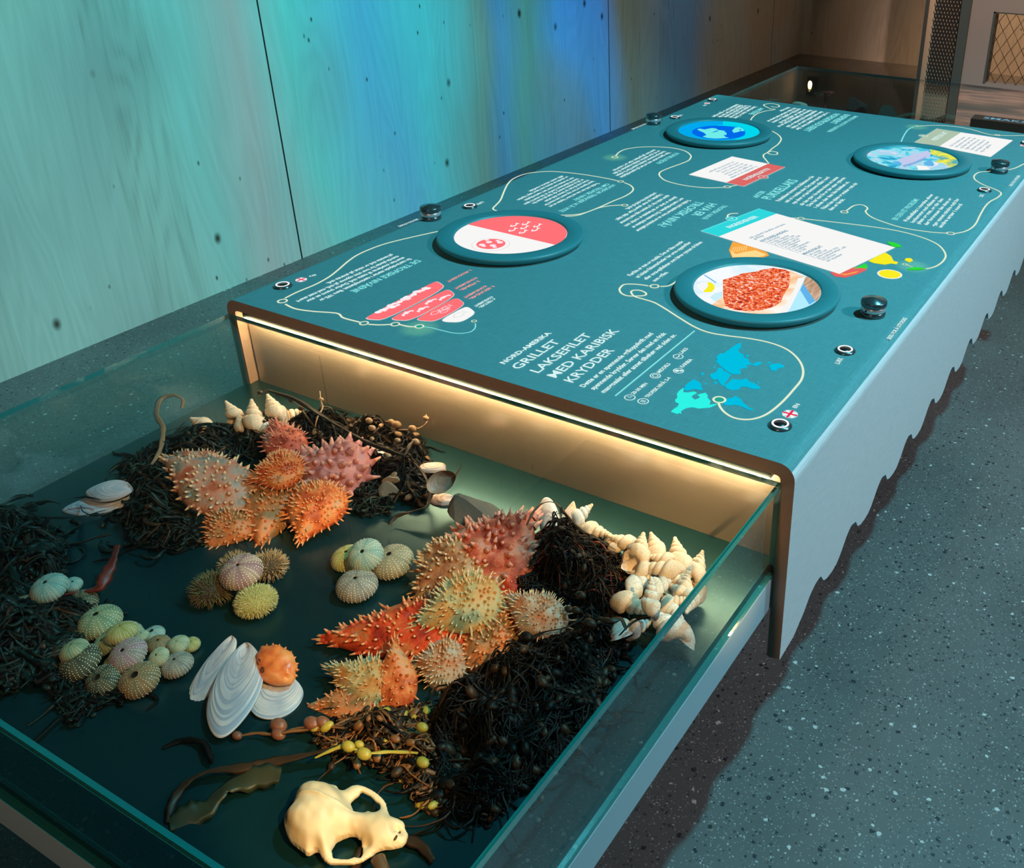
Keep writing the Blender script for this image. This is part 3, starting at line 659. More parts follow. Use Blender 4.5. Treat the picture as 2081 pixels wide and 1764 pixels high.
# --- route lines with rings
def rpx(mb, pts, wd=0.0034, mi=0): ribbon(mb, px(pts), wd, 0.0005, mi)
routes = [
 [(889.7, 470.6), (824.9, 485.1), (775.8, 498), (732.6, 515.3), (709.5, 529.8), (689.3, 547), (669.1, 562.9), (640.3, 578.8), (605.7, 593.2), (579, 606.5)],
 [(579.8, 618.5), (600, 627.8), (634.5, 633), (675, 635.9), (689.3, 638.8), (698, 646.5), (731, 655.2)],
 [(749, 659.5), (770, 660.8), (794, 659.8)], [(812, 660), (830, 664), (844, 664.8)],
 [(1009.4, 428.7), (1003.6, 426.6), (1002.2, 423), (1008.6, 416.5), (1017.3, 406.4), (1024.5, 389.1), (1031.7, 374.7), (1041.8, 364.6), (1060.5, 355.9), (1083.6, 350.9), (1115.3, 348.7), (1144.2, 350.2), (1187.4, 355.2), (1230.6, 362.4), (1254.5, 367.6)],
 [(1268.5, 371.5), (1281.1, 376.9), (1286.9, 384.1), (1282.5, 391.3), (1268.1, 399.9), (1245.1, 409.3), (1216.2, 422.3), (1187.4, 433.1), (1165.8, 436.7), (1138.4, 437.8)],
 [(1144.9, 440.3), (1173, 438.1), (1194.6, 430.9), (1216.2, 423), (1237.9, 418.7), (1262, 417.2)],
 [(1251, 317.5), (1257.4, 310.1), (1268.4, 304.6), (1284.8, 301), (1307.6, 298.9), (1335, 298.7), (1362.4, 300.5), (1380.7, 303.7), (1394.4, 308.3), (1402.6, 314.7), (1404, 320.1), (1398.9, 326.5), (1385.3, 332.5), (1362.4, 340.7), (1344.2, 348.4), (1339.6, 353.9), (1342.3, 359.9), (1353.3, 367.6), (1380, 375), (1408.8, 379.6), (1437.7, 381.9), (1470.5, 381.3)],
 [(1485, 379), (1497.6, 376.7)],
 [(1569.4, 266.7), (1581.6, 274.2), (1587.4, 282.8), (1581.6, 292.9), (1570.1, 301.5), (1560, 310.2), (1552.8, 313.8), (1551.4, 318.8), (1557.1, 326), (1562.5, 333)],
 [(1562, 309), (1570, 307.9), (1579.5, 310.2), (1577.8, 314.3), (1566, 313.8), (1560, 311)],
 [(1525.4, 244.6), (1529.7, 238.1), (1539.8, 230.9), (1555.7, 225.9), (1570.1, 223.7), (1575.1, 222.3), (1567.2, 221.5), (1560, 218.7), (1552.8, 215), (1554.2, 212.2), (1567.2, 210.7), (1580.2, 212.9), (1583.8, 216.5), (1575.9, 218.2), (1567, 216.5)],
 [(1862.6, 256.8), (1900, 255.1), (1934, 256.8), (1968, 261.9), (2002, 271.3), (2019, 274.7), (2050, 275.9), (2081, 275.9), (2108, 277)],
 [(2092, 329.5), (2081, 333.3), (2063, 341.8), (2040, 347), (2007.2, 348.6), (1990, 350.3), (1980, 357.1), (1981.7, 365.6), (1998.7, 375.9), (2022.5, 385.2), (2034.4, 392.9), (2027.6, 401.4), (2012.3, 409.9), (2002, 420), (1991.9, 437), (1983.4, 454), (1973.2, 464.3), (1959.6, 471), (1939.5, 475.3)],
 [(1923, 474.5), (1883, 471), (1832, 462.6), (1786, 448), (1766.5, 438.5), (1759, 430), (1763, 423.8), (1756.7, 418.2), (1746.9, 416.3), (1733.8, 418.9), (1720, 428.5)],
 [(1605, 443), (1620.5, 443.8)], [(1635, 445.3), (1680, 450), (1754.5, 458.9), (1821.8, 469), (1872.3, 482.4), (1905.9, 497.5), (1921, 516), (1917.7, 529.5), (1902.5, 541.3), (1882.3, 547)],
 [(1498, 446), (1481, 444), (1479, 438), (1486, 434.5), (1500, 434)],
 [(1382, 564), (1370, 575.5), (1357, 581.5), (1342, 582.5)],
 [(1318, 581.5), (1300, 578.8), (1282, 577.7), (1268, 578.8), (1260.5, 585), (1259, 590), (1263, 596.5), (1275, 601.5), (1295, 602), (1311, 600.5), (1312, 595.5), (1300, 590.5), (1287, 590.5), (1282.5, 594.5), (1290, 603), (1310, 609), (1330, 615.5), (1352, 628), (1380, 646), (1410, 664), (1440, 676), (1480, 683), (1520, 688), (1563, 696.5), (1598, 710), (1621, 729), (1631.5, 750), (1629, 771), (1612, 793), (1588, 819), (1560, 841), (1535, 851), (1511, 853), (1489, 848.5), (1472, 838), (1462.5, 826), (1460.5, 818.5)],
]
mb = MB()
for r_ in routes: rpx(mb, r_)
rpx(mb, [(861, 665), (876.8, 666.7), (899.8, 672.5), (925.8, 677.7), (951.7, 676.2), (964.7, 668.2), (966, 658)], 0.0018, 1)
rpx(mb, [(1831.2, 288.3), (1837.1, 275.5), (1845.6, 263.6), (1857.5, 257.7)], 0.003, 1)
rpx(mb, [(1882, 547), (1862, 546), (1850, 541.5), (1843, 538.5)], 0.0016, 0)
for u, v, r_, fill in ((574, 612.5, .0085, 0), (739.8, 657.5, .0075, 0), (803.2, 659.5, .0075, 0), (852.3, 664.1, .0075, 1), (1261.2, 369.2, .0075, 0), (1269.6, 417.5, .0075, 0), (1249.6, 320, .0085, 0), (1478, 380.2, .0085, 0),
                       (2026.7, 275, .0075, 0), (1931.5, 474.8, .0085, 0), (1715.8, 431.3, .0085, 0), (1627.5, 444.4, .0075, 0), (1330, 582.3, .0085, 0), (1461.8, 813, .0095, 1), (963.3, 653.2, .0045, 0), (1838.6, 537.9, .0045, 0), (1862.6, 256.8, .005, 0)):
    c = at(u, v); ring(mb, c, r_, r_ * .32, 0.0007)
    if fill: flat(mb, circ(c.x, c.y, r_ * .72, 24), 0.0006, 2)
done(mb, 'route_line', [M_line, M_txc, M_gfill])
# --- world map (small)
mb = MB(); G = (1350, 690, 6.937)
for mi, pl in ((1, [(90, 1020), (130, 985), (190, 945), (205, 905), (160, 890), (150, 855), (185, 820), (175, 770), (210, 725), (262, 688), (275, 700), (265, 745), (330, 750), (420, 735), (465, 760), (400, 790), (385, 815), (430, 850), (490, 830), (500, 805), (460, 790), (500, 770), (580, 752), (620, 800), (600, 810), (650, 870), (640, 925), (690, 915), (760, 905), (720, 930), (640, 965), (560, 970), (480, 978), (400, 958), (320, 968), (270, 990), (235, 1015), (240, 1055), (215, 1040), (180, 1052), (140, 1040)]),
               (0, [(275, 700), (305, 640), (370, 590), (415, 565), (490, 600), (525, 635), (520, 670), (552, 712), (500, 715), (420, 700), (360, 715), (310, 728)]),
               (0, [(830, 910), (880, 840), (950, 825), (1010, 798), (1085, 845), (1095, 880), (1150, 925), (1200, 970), (1262, 985), (1240, 998), (1190, 995), (1100, 950), (1000, 922), (920, 932), (860, 928)]),
               (0, [(845, 655), (900, 610), (960, 560), (1060, 570), (1120, 565), (1155, 545), (1195, 595), (1270, 620), (1350, 670), (1345, 700), (1250, 700), (1160, 670), (1080, 668), (1040, 710), (960, 718), (890, 700)]),
               (0, [(640, 495), (700, 475), (735, 455), (750, 415), (785, 400), (820, 415), (840, 450), (880, 462), (940, 500), (905, 540), (900, 570), (860, 600), (838, 655), (800, 640), (770, 600), (750, 560), (730, 540), (750, 560), (700, 575), (660, 545)]),
               (0, [(710, 315), (745, 300), (735, 240), (790, 200), (830, 200), (905, 150), (960, 110), (1040, 60), (1090, 50), (1075, 80), (1085, 110), (1045, 135), (1050, 180), (1115, 215), (1120, 255), (1180, 275), (1200, 320), (1240, 345), (1200, 360), (1145, 370), (1185, 412), (1110, 405), (1060, 425), (1080, 460), (1070, 492), (960, 492), (900, 460), (870, 440), (820, 400), (770, 360), (760, 330)]),
               (0, [(1475, 370), (1530, 345), (1620, 340), (1690, 370), (1680, 395), (1600, 410), (1575, 445), (1505, 440)]),
               (0, [(1235, 360), (1300, 320), (1370, 320), (1365, 350), (1300, 372), (1250, 372)]), (0, [(510, 500), (545, 460), (565, 490), (535, 508)]), (0, [(560, 630), (600, 608), (590, 635)]),
               (0, [(1285, 585), (1350, 610), (1320, 620)]), (0, [(680, 605), (750, 600), (740, 625), (700, 625)]), (0, [(690, 385), (710, 370), (712, 400), (735, 418), (700, 412)]),
               (0, [(1065, 120), (1125, 158), (1090, 150)]), (0, [(1130, 200), (1190, 225), (1185, 250), (1140, 245), (1160, 225)]), (0, [(1415, 355), (1480, 318), (1520, 325), (1470, 345)])):
    flat(mb, px(crop(*G, pl)), 0.0004 + 0.0, mi)
done(mb, 'world_map', [M_mapb, M_mapc], 'small turquoise world map')
# flags by the language buttons
for u, v, r_, s in ((1605.4, 842, 0.0105, 1), (612.2, 568.9, 0.0095, -1), (1437, 210, 0.009, -1), (2079, 296, 0.008, -1)):
    mb = MB(); c = at(u, v); flat(mb, circ(c.x, c.y, r_, 32), 0.0005, 0)
    cl = circ(c.x, c.y, r_ * 1.0, 32)
    for a in (0, PI / 2): flat(mb, [(c.x + r_ * 1.2 * math.cos(a) * k - r_ * .17 * math.sin(a) * j, c.y + r_ * 1.2 * math.sin(a) * k + r_ * .17 * math.cos(a) * j) for k, j in ((-1, -1), (1, -1), (1, 1), (-1, 1))], 0.0008, 1, cl)
    for k in range(8):
        a = PI / 8 + k * PI / 4; q = 0.10
        flat(mb, [(c.x + r_ * .48 * math.cos(a), c.y + r_ * .48 * math.sin(a)), (c.x + r_ * math.cos(a - q), c.y + r_ * math.sin(a - q)), (c.x + r_ * math.cos(a + q), c.y + r_ * math.sin(a + q))], 0.0007, 2)
    done(mb, 'flag_symbol', [M_white, M_flag, M_cyan])
# --- info cards
def lerp(a, b, t): return (a[0] + (b[0] - a[0]) * t, a[1] + (b[1] - a[1]) * t)
def card(q, t, mats, texts, title, badge, label):
    """q: four corners in photo pixels, first edge is the coloured header edge; text runs along that edge"""
    w_ = px(q); mb = MB()
    flat(mb, w_, 0.0008, 0)
    hd = [w_[0], w_[1], lerp(w_[1], w_[2], t), lerp(w_[0], w_[3], t)]
    flat(mb, hd, 0.0011, 1)
    A, B, C_, D = (Vector((*p, 0)) for p in w_); ex = B - A; ey = D - A; wl = ex.length; hl = ey.length
    for body, u, v, wd, cap, mi, bd in [(title[0], title[1], title[2], title[3], title[4], 2, True)] + texts:
        p0 = A + ex * u + ey * v; p1 = p0 + ex * wd
        text(mb, body, p0[:2], p1[:2], cap, mi, 0.0014, bd, pix=False)
    n = 40
    for k in range(n):
        a = A + ex * (k / n) + ey * 0.012; b_ = A + ex * ((k + .6) / n) + ey * 0.012; ribbon(mb, [a[:2], b_[:2]], 0.0007, 0.0014, 2, False)
    c = at(*badge); ring(mb, c, 0.012, 0.0016, 0.0016, 2); flat(mb, circ(c.x, c.y, 0.0095, 24), 0.0015, 1); ribbon(mb, [(c.x - .004, c.y - .003), (c.x + .003, c.y), (c.x - .002, c.y + .005)], 0.0016, 0.0017, 2)
    o = done(mb, 'info_card', mats, label)
    return o
ing = [('600 g skinnfri laksefilet, med skinn', .155, .335, .60, .0075, 3, False), ('grillolje', .155, .365, .16, .0075, 3, False), ('KRYDDERBLANDING', .155, .425, .45, .0085, 3, True)]
yy = .455
for s, wd in (('1 hodd hvitløk', .25), ('1 ss olje, rapsolje', .34), ('1 ss chilikrydder, malt', .38), ('½ ts pepper, hvit, malt', .42), ('1 ts timian, tørket', .34), ('1 ss chilipulver', .30), ('1 ts ingefær', .20), ('½ ts muskatnøtt', .33), ('1 ss spillene', .22), ('1 ss salt', .15)):
    ing.append((s, .155, yy, wd, .0068, 3, False)); yy += .0275
yy += .022; ing.append(('MANGOSALAT', .155, yy, .32, .0085, 3, True)); yy += .03
for s, wd in (('1 stk mango', .22), ('½ stk chili, rød', .26), ('1 potte koriander, frisk', .40), ('10 g cashewnøtter, salt', .47), ('0.5 stk lime', .22), ('salt og pepper', .27)):
    ing.append((s, .155, yy, wd, .0068, 3, False)); yy += .0275
ing = [(s, u + .02, v * 0.93 + .0, wd, c, m, b_) for s, u, v, wd, c, m, b_ in ing]
card([(1423.1, 470), (1541.9, 424.4), (1819.5, 503.6), (1705.6, 557.4)], 0.145, [M_white, M_cyan, M_txt, M_ink], ing, ('INGREDIENSER', .27, .105, .50, .0125), (1486.3, 445.6), 'white recipe card with turquoise header reading INGREDIENSER')
tx = [(s, .20, .40 + k * .085, wd, .0075, 3, False) for k, (s, wd) in enumerate((('En pukkellaks har en pukkel', .62), ('på ryggen når den skal', .55), ('gyte i elven. Fisken er blank', .55), ('når den lever i havet', .50), ('men blir grønn og brun i elven', .52), ('om sommeren før gytingen', .58)))]
card([(1595.7, 340.4), (1512, 379.6), (1399.6, 355.4), (1487.8, 318.5)], 0.31, [M_white, M_red, M_txt, M_ink], tx, ('ILLUSTRASJON', .20, .20, .58, .012), (1551, 361), 'white card with a red header band')
tx = [(s, .14, .46 + k * .065, wd, .0075, 3, False) for k, (s, wd) in enumerate((('Når du steker laksen', .66), ('skal pannen være varm', .70), ('og fisken tørr før den', .72), ('legges med skinnet ned', .66), ('i pannen og stekes til', .70), ('den slipper av seg selv', .66), ('og er gyllen', .50)))]
card([(1858.1, 289.3), (1903.5, 261.9), (2058.5, 285.7), (2013, 319.6)], 0.33, [M_white, M_beige, M_txt, M_ink], tx, ('VISSTE DU AT', .28, .20, .6, .014), (1876, 277), 'white card with a pale green header band')
# --- fruit and salmon pictures round the recipe card
M_mng = emis('projected_mango_red', (0.80, 0.13, 0.13), 1)
FM = [M_ora, M_orl, M_yel, M_white, M_green, M_mng, M_ora]
mb = MB()
flat(mb, px([(1488.8, 491.3), (1481.3, 508.8), (1488.1, 524.4), (1548.8, 524.4), (1563.1, 519.4), (1557.5, 512.5), (1520, 499)]), 0.0004, 0)
flat(mb, px([(1484, 509), (1489, 523), (1545, 523), (1558, 518), (1535, 509), (1510, 513), (1495, 517)]), 0.0005, 1)
for k in range(7): rpx(mb, [(1491 + k * 4.5, 503 - k * .6), (1487.5 + k * 4.5, 514 - k * .7)], 0.0014, 1)
done(mb, 'salmon_picture', FM); mb = MB()
flat(mb, px([(1764.7, 530.7), (1780, 522), (1799.3, 513.4), (1810.8, 520.6), (1815.9, 530.7), (1825.2, 532.9), (1822, 537.4), (1810.8, 535.8), (1797.9, 538.2), (1776.2, 535)]), 0.0004, 2)
done(mb, 'mango_half_picture', FM); mb = MB()
flat(mb, px([(1841, 525), (1851, 525), (1856, 530), (1848, 533.5), (1838, 529)]), 0.0004, 2)
done(mb, 'mango_cube_picture', FM); mb = MB()
c = at(1808, 557.5); flat(mb, circ(c.x, c.y, 0.0215, 40), 0.0004, 3); flat(mb, circ(c.x, c.y, 0.0195, 9), 0.0006, 2)
done(mb, 'lemon_picture', FM)
for q in ([(1801.5, 492.1), (1815, 493), (1826.7, 496.9), (1833.2, 502.6), (1819.5, 503.3), (1810, 499)], [(1843, 548), (1855, 544), (1872, 544.5), (1882, 547), (1868, 549.3), (1850, 549.5)]): mb = MB(); flat(mb, px(q), 0.0009, 4); done(mb, 'leaf_picture', FM)
mb = MB()
flat(mb, px([(1686.9, 553.8), (1710, 548), (1744.5, 542.3), (1757.5, 535.8), (1763.3, 540.8), (1760.4, 549.5), (1743, 557.4), (1718.6, 564.6), (1697, 562.4)]), 0.0004, 5)
flat(mb, px([(1733, 547), (1744.5, 542.3), (1757.5, 535.8), (1763.3, 540.8), (1761, 547), (1750, 545)]), 0.0006, 4)
flat(mb, px([(1697, 556), (1720, 557), (1745, 551), (1740, 555), (1718, 560)]), 0.0006, 6)
done(mb, 'mango_picture', FM)
# little pools of yellow light round three of the rings come from the projector
for u, v in ((852.3, 667), (1249.6, 320), (1856, 541), (1862, 258)):
    c = at(u, v); light('ring_glow', 'SPOT', (c.x, c.y, H + 0.5), 6.0, (1.0, 0.85, 0.15), (c.x, c.y, H), spot_size=math.radians(8.0), spot_blend=1.0, shadow_soft_size=0.004)

# ================================================================ raised picture plates
def pic_mat(name, ramp, scale, st=(1, 1, 1)):
    m = bpy.data.materials.new(name); m.use_nodes = True; N = m.node_tree.nodes; L = m.node_tree.links
    N.remove(N['Principled BSDF']); e = N.new('ShaderNodeEmission'); L.new(e.outputs[0], N['Material Output'].inputs[0])
    tc = N.new('ShaderNodeTexCoord'); mp = N.new('ShaderNodeMapping'); mp.inputs['Scale'].default_value = st; L.new(tc.outputs['Object'], mp.inputs[0])
    n = N.new('ShaderNodeTexNoise'); n.inputs['Scale'].default_value = scale; n.inputs['Detail'].default_value = 4; n.inputs['Distortion'].default_value = 0.8; L.new(mp.outputs[0], n.inputs['Vector'])
    cr = N.new('ShaderNodeValToRGB'); L.new(n.outputs['Fac'], cr.inputs[0]); el = cr.color_ramp
    el.elements[0].position = ramp[0][0]; el.elements[0].color = (*ramp[0][1], 1); el.elements[1].position = ramp[-1][0]; el.elements[1].color = (*ramp[-1][1], 1)
    for p, c in ramp[1:-1]:
        x = el.elements.new(p); x.color = (*c, 1)
    L.new(cr.outputs[0], e.inputs[0]); e.inputs[1].default_value = 1.0; return m
M_fil = pic_mat('picture_glazed_salmon', [(0.30, (0.18, 0.02, 0.02)), (0.42, (0.72, 0.05, 0.02)), (0.50, (0.95, 0.16, 0.04)), (0.57, (0.95, 0.32, 0.12)), (0.63, (0.92, 0.62, 0.60)), (0.72, (1.0, 0.92, 0.95))], 190)
M_pap = pic_mat('picture_baking_paper', [(0.35, (0.95, 0.55, 0.28)), (0.5, (1.0, 0.80, 0.60)), (0.65, (1.0, 0.96, 0.88))], 22)
M_table_w = pic_mat('picture_wood', [(0.35, (0.42, 0.24, 0.14)), (0.65, (0.72, 0.50, 0.36))], 60, (4, 0.6, 1))
M_pale = pic_mat('picture_pale_cloth', [(0.35, (0.55, 0.85, 0.98)), (0.55, (0.93, 0.97, 1.0))], 9)
M_skyb = emis('picture_blue', (0.12, 0.46, 0.82), 1.0)
M_sea = pic_mat('picture_reef', [(0.30, (0.02, 0.25, 0.55)), (0.42, (0.05, 0.55, 0.75)), (0.52, (0.30, 0.80, 0.88)), (0.60, (0.45, 0.62, 0.85)), (0.70, (0.80, 0.90, 0.95))], 26)
M_reefy = pic_mat('picture_reef_yellow', [(0.35, (0.10, 0.45, 0.50)), (0.5, (0.65, 0.72, 0.10)), (0.65, (0.95, 0.88, 0.10))], 45)
M_b1 = emis('picture_light_blue', (0.0, 0.40, 0.85), 1.0); M_b2 = emis('picture_deep_blue', (0.0, 0.14, 0.82), 1.0); M_b3 = emis('picture_mint', (0.16, 0.85, 0.80), 1.0); M_b4 = emis('picture_cyan', (0.0, 0.68, 0.85), 1.0)
def plate(i, label, group_pics, mats):
    x, y = PLATES[i]; root = empty('picture_plate', (x, y, H + 0.0002), label, 'display', 'raised round picture plates')
    RO, RI = 0.1371, 0.1066; z1 = PH
    b = MB(); b.lathe([(0.0, 0.0), (RO - 0.013, 0.0), (RO - 0.008, 0.001), (RO - 0.002, 0.006), (RO, 0.011), (RO - 0.001, z1 - 0.0012), (RO - 0.0035, z1), (RI + 0.0008, z1), (RI, z1 - 0.0006), (RI - 0.0012, z1 - 0.0040), (0, z1 - 0.0040)], n=96)
    b.build('rim', M_plate, root)
    d = MB(); d.add([(*p, z1 - 0.0034) for p in circ(0, 0, RI - 0.0018, 96)], [tuple(range(96))], 0)
    cl = circ(x, y, RI - 0.0022, 72); zz = PH - 0.0029
    for k, (mi, poly) in enumerate(group_pics):
        q = px(poly, PH - 0.003) if not callable(poly) else poly(x, y)
        if area(q) < 0: q = q[::-1]
        q = clip(q, cl)
        if len(q) > 2: d.add([(a - x, b_ - y, zz + k * 0.00012) for a, b_ in q], [tuple(range(len(q)))], mi)
    d.build('picture_disc', mats, root)
    return root
P8 = (1400, 540, 6.503)
plate(0, 'raised round plate showing a glazed red salmon fillet picture', [
    (4, crop(*P8, [(1330, 70), (1560, 150), (1900, 250), (1900, 700), (1250, 700), (1340, 560)])),
    (2, crop(*P8, [(300, 520), (440, 420), (700, 100), (1340, 70), (1540, 155), (1500, 240), (1330, 580), (1150, 660), (400, 640)])),
    (3, crop(*P8, [(1540, 155), (1800, 100), (1850, 600), (1670, 470), (1510, 240)])),
    (5, crop(*P8, [(1510, 240), (1670, 470), (1590, 520), (1470, 325)])),
    (6, crop(*P8, [(1440, 170), (1538, 155), (1440, 360), (1330, 580), (1180, 640), (1290, 500), (1400, 300)])),
    (1, crop(*P8, [(450, 190), (520, 175), (700, 110), (880, 85), (960, 60), (1120, 35), (1280, 60), (1330, 90), (1340, 170), (1320, 280), (1290, 330), (1240, 420), (1210, 490), (1120, 550), (980, 590), (800, 610), (600, 590), (480, 540), (450, 400), (450, 300)])),
    (7, crop(*P8, [(240, 225), (300, 232), (338, 270), (340, 310), (300, 355), (200, 358), (185, 345), (250, 290)])),
    (6, crop(*P8, [(100, 260), (240, 215), (255, 270), (190, 350), (130, 320)])),
    (5, crop(*P8, [(190, 130), (215, 130), (370, 232), (350, 236)])),
    (8, crop(*P8, [(275, 430), (340, 375), (440, 350), (440, 420), (350, 485)]))],
    [M_pale, M_fil, M_pap, M_table_w, emis('picture_sky_cloth', (0.45, 0.85, 1.0), 1), M_skyb, M_white, M_yel, emis('picture_pale_blue', (0.60, 0.86, 0.95), 1)])
P9 = (880, 420, 6.503)
def fishpoly(u, v, L_=0.024):
    return lambda x, y: [(at(u, v, PH).x + a * L_, at(u, v, PH).y + b * L_) for a, b in [(0, -.5), (.2, -.25), (.22, .05), (.06, .3), (.2, .5), (-.2, .5), (-.06, .3), (-.22, .05), (-.2, -.25)]]
def fishin(u, v, L_=0.024):
    return lambda x, y: [(at(u, v, PH).x + a * L_ * .6, at(u, v, PH).y + (b * .62 - .03) * L_) for a, b in [(0, -.5), (.2, -.25), (.22, .05), (.06, .35), (-.06, .35), (-.22, .05), (-.2, -.25)]]
fl_ = [(1070, 225), (1225, 205), (1375, 235), (1050, 290), (1205, 260), (1350, 290), (1185, 320)]
pics = [(1, crop(*P9, [(455, 235), (1610, 505), (2100, 505), (2100, -50), (200, -50)]))]
pics += [(0, fishpoly(880 + u / 6.503, 420 + v / 6.503)) for u, v in fl_] + [(1, fishin(880 + u / 6.503, 420 + v / 6.503)) for u, v in fl_]
def disc_at(u, v, r): return lambda x, y: circ(at(u, v, PH).x, at(u, v, PH).y, r, 32)
pics += [(2, disc_at(880 + 762 / 6.503, 420 + 492 / 6.503, 0.0345)), (0, disc_at(880 + 762 / 6.503, 420 + 492 / 6.503, 0.0338)), (1, disc_at(880 + 765 / 6.503, 420 + 487 / 6.503, 0.0262))]
pics += [(3, disc_at(880 + u / 6.503, 420 + v / 6.503, 0.0058)) for u, v in ((645, 500), (740, 465), (790, 510), (885, 470))] + [(3, disc_at(880 + u / 6.503, 420 + v / 6.503, 0.0040)) for u, v in ((672, 520), (712, 440), (815, 535), (855, 452))]
plate(1, 'raised round plate showing a pink and white fish chart', pics, [M_white, M_sal, emis('picture_grey_pink', (0.75, 0.5, 0.5), 1), M_pinkw])
P7 = (1340, 230, 8.67)
plate(2, 'raised round plate showing a bright blue globe map', [
    (3, crop(*P7, [(1120, 100), (1300, 120), (1900, 150), (1900, 500), (1300, 470), (1500, 400), (1520, 310), (1350, 235), (1120, 210)])),
    (1, lambda x, y: circ(at(1340 + 1045 / 8.67, 230 + 320 / 8.67, PH).x, at(1340 + 1045 / 8.67, 230 + 320 / 8.67, PH).y, 0.0685, 48)),
    (2, crop(*P7, [(665, 290), (700, 275), (800, 290), (870, 275), (930, 265), (1000, 275), (1040, 300), (1090, 305), (1170, 320), (1140, 330), (1190, 355), (1175, 390), (1130, 385), (1160, 420), (1230, 440), (1000, 452), (850, 440), (760, 415), (830, 390), (790, 350), (700, 310)])),
    (2, crop(*P7, [(1280, 315), (1330, 260), (1400, 250), (1470, 280), (1500, 320), (1420, 320), (1390, 335), (1310, 350)])),
    (1, crop(*P7, [(1405, 290), (1440, 288), (1445, 303), (1410, 305)])), (1, crop(*P7, [(925, 345), (1000, 315), (1040, 312), (1030, 325), (950, 345)])),
    (3, crop(*P7, [(1020, 212), (1320, 225), (1310, 235), (1040, 226)]))],
    [M_b1, M_b2, M_b3, M_b4])
P6 = (1781, 250, 5.88)
plate(3, 'raised round plate showing fish over a turquoise and yellow reef', [
    (1, crop(*P6, [(640, 310), (780, 320), (1010, 400), (1010, 520), (880, 530), (800, 480), (700, 470), (760, 420), (650, 370)])),
    (2, crop(*P6, [(240, 440), (340, 410), (430, 380), (540, 350), (610, 330), (650, 360), (640, 400), (560, 440), (420, 490), (290, 525), (300, 480)])),
    (3, crop(*P6, [(310, 510), (450, 470), (600, 400), (560, 450), (430, 500), (330, 528)])),
    (4, crop(*P6, [(560, 480), (640, 440), (690, 490), (680, 520), (590, 510)])), (4, crop(*P6, [(190, 465), (270, 460), (290, 500), (240, 500)])),
    (5, crop(*P6, [(480, 510), (600, 520), (640, 560), (500, 565)]))],
    [M_sea, M_reefy, emis('picture_lilac', (0.55, 0.60, 0.85), 1), emis('picture_lilac_dark', (0.25, 0.42, 0.75), 1), M_skyb, M_white])

# ================================================================ knobs and buttons
def make_knob(kind):
    t = empty('turning_knob', (0, 0, 0))
    b = MB(); b.lathe([(0, 0), (0.0195, 0), (0.0200, 0.001), (0.0200, 0.0065), (0.0178, 0.0075)], n=40); b.build('base_collar', M_knob, t)
    b = MB(); b.lathe([(0.0176, 0.0070), (0.0195, 0.0078), (0.0195, 0.0150), (0.0176, 0.0160)], n=40)
    b.build('grip_band', M_chrome, t)
    b = MB(); b.cone((-0.006, -0.0187, 0.0114), (0.0, -0.0014, 0), 0.0016, 10, 0, 0.9); b.build('set_screw', M_black, t)
    b = MB(); b.lathe([(0.0176, 0.0158), (0.0203, 0.0168), (0.0207, 0.0185), (0.0207, 0.0235), (0.0198, 0.0250), (0.0, 0.0295)], n=40); b.build('cap', M_knob, t)
    return t
KL = [((0.9385, 0.4700), 'dark chrome knob right of the salmon plate near the table edge'), ((0.0300, 0.4690), 'dark chrome knob left of the pink chart plate'),
      ((0.0300, 1.3630), 'dark chrome knob left of the blue globe plate'), ((0.9385, 1.3800), 'dark chrome knob right of the reef plate')]
def copy_tree(o):
    c = o.copy(); S.collection.objects.link(c)
    for ch in list(o.children):
        d = ch.copy(); S.collection.objects.link(d); d.parent = c
        for g in list(ch.children):
            e = g.copy(); S.collection.objects.link(e); e.parent = d
    return c
k0 = make_knob(0)
for i, ((x, y), lb) in enumerate(KL):
    t = k0 if i == 0 else copy_tree(k0)
    t.location = (x, y, H + 0.0004); tag(t, lb, 'knob', 'control knobs along the table edges')
    if x < .5: t.rotation_euler.z = PI
def make_button():
    t = empty('push_button', (0, 0, 0))
    b = MB(); b.lathe([(0, 0), (0.0155, 0), (0.0155, 0.0008), (0.0125, 0.0036), (0.0112, 0.0036), (0.0112, 0.003)], n=40); b.build('bezel', M_knob, t)
    b = MB(); b.lathe([(0.0112, 0.0030), (0.0112, 0.0040), (0.0088, 0.0040), (0.0088, 0.0030)], n=40); b.build('lit_ring', M_ring, t)
    b = MB(); b.lathe([(0.0088, 0.0030), (0.0086, 0.0037), (0.0, 0.0034)], n=40); b.build('button_face', M_black, t)
    return t
b0 = make_button()
BL = [((0.9454, 0.0800), 'black push button with lit ring at the near right table corner'), ((0.0446, 0.0808), 'black push button with lit ring at the near left table corner'),
      ((0.9448, 0.3245), 'black push button with lit ring in front of the salmon plate knob'), ((0.0498, 0.5640), 'black push button with lit ring beyond the knob by the pink chart plate'),
      ((0.0489, 1.4500), 'black push button with lit ring beside the blue globe plate'), ((0.0413, 1.6960), 'black push button with lit ring at the far left table corner'),
      ((0.9424, 1.2190), 'black push button with lit ring in front of the reef plate knob'), ((0.9440, 1.6740), 'black push button with lit ring at the far right table corner')]
for i, ((x, y), lb) in enumerate(BL):
    t = b0 if i == 0 else copy_tree(b0)
    t.location = (x, y, H + 0.0004); tag(t, lb, 'button', 'lit push buttons along the table edges')
# ================================================================ THINGS IN THE DRAWER
def hold(u, v, h):            # world point seen at photo pixel (u,v), h metres above the drawer floor
    return at(u, v, FZ + h)
def mpp(p): return (Vector(p) - CC).dot(RZ) / FPX      # metres per photo pixel at p
FL = H + FZ

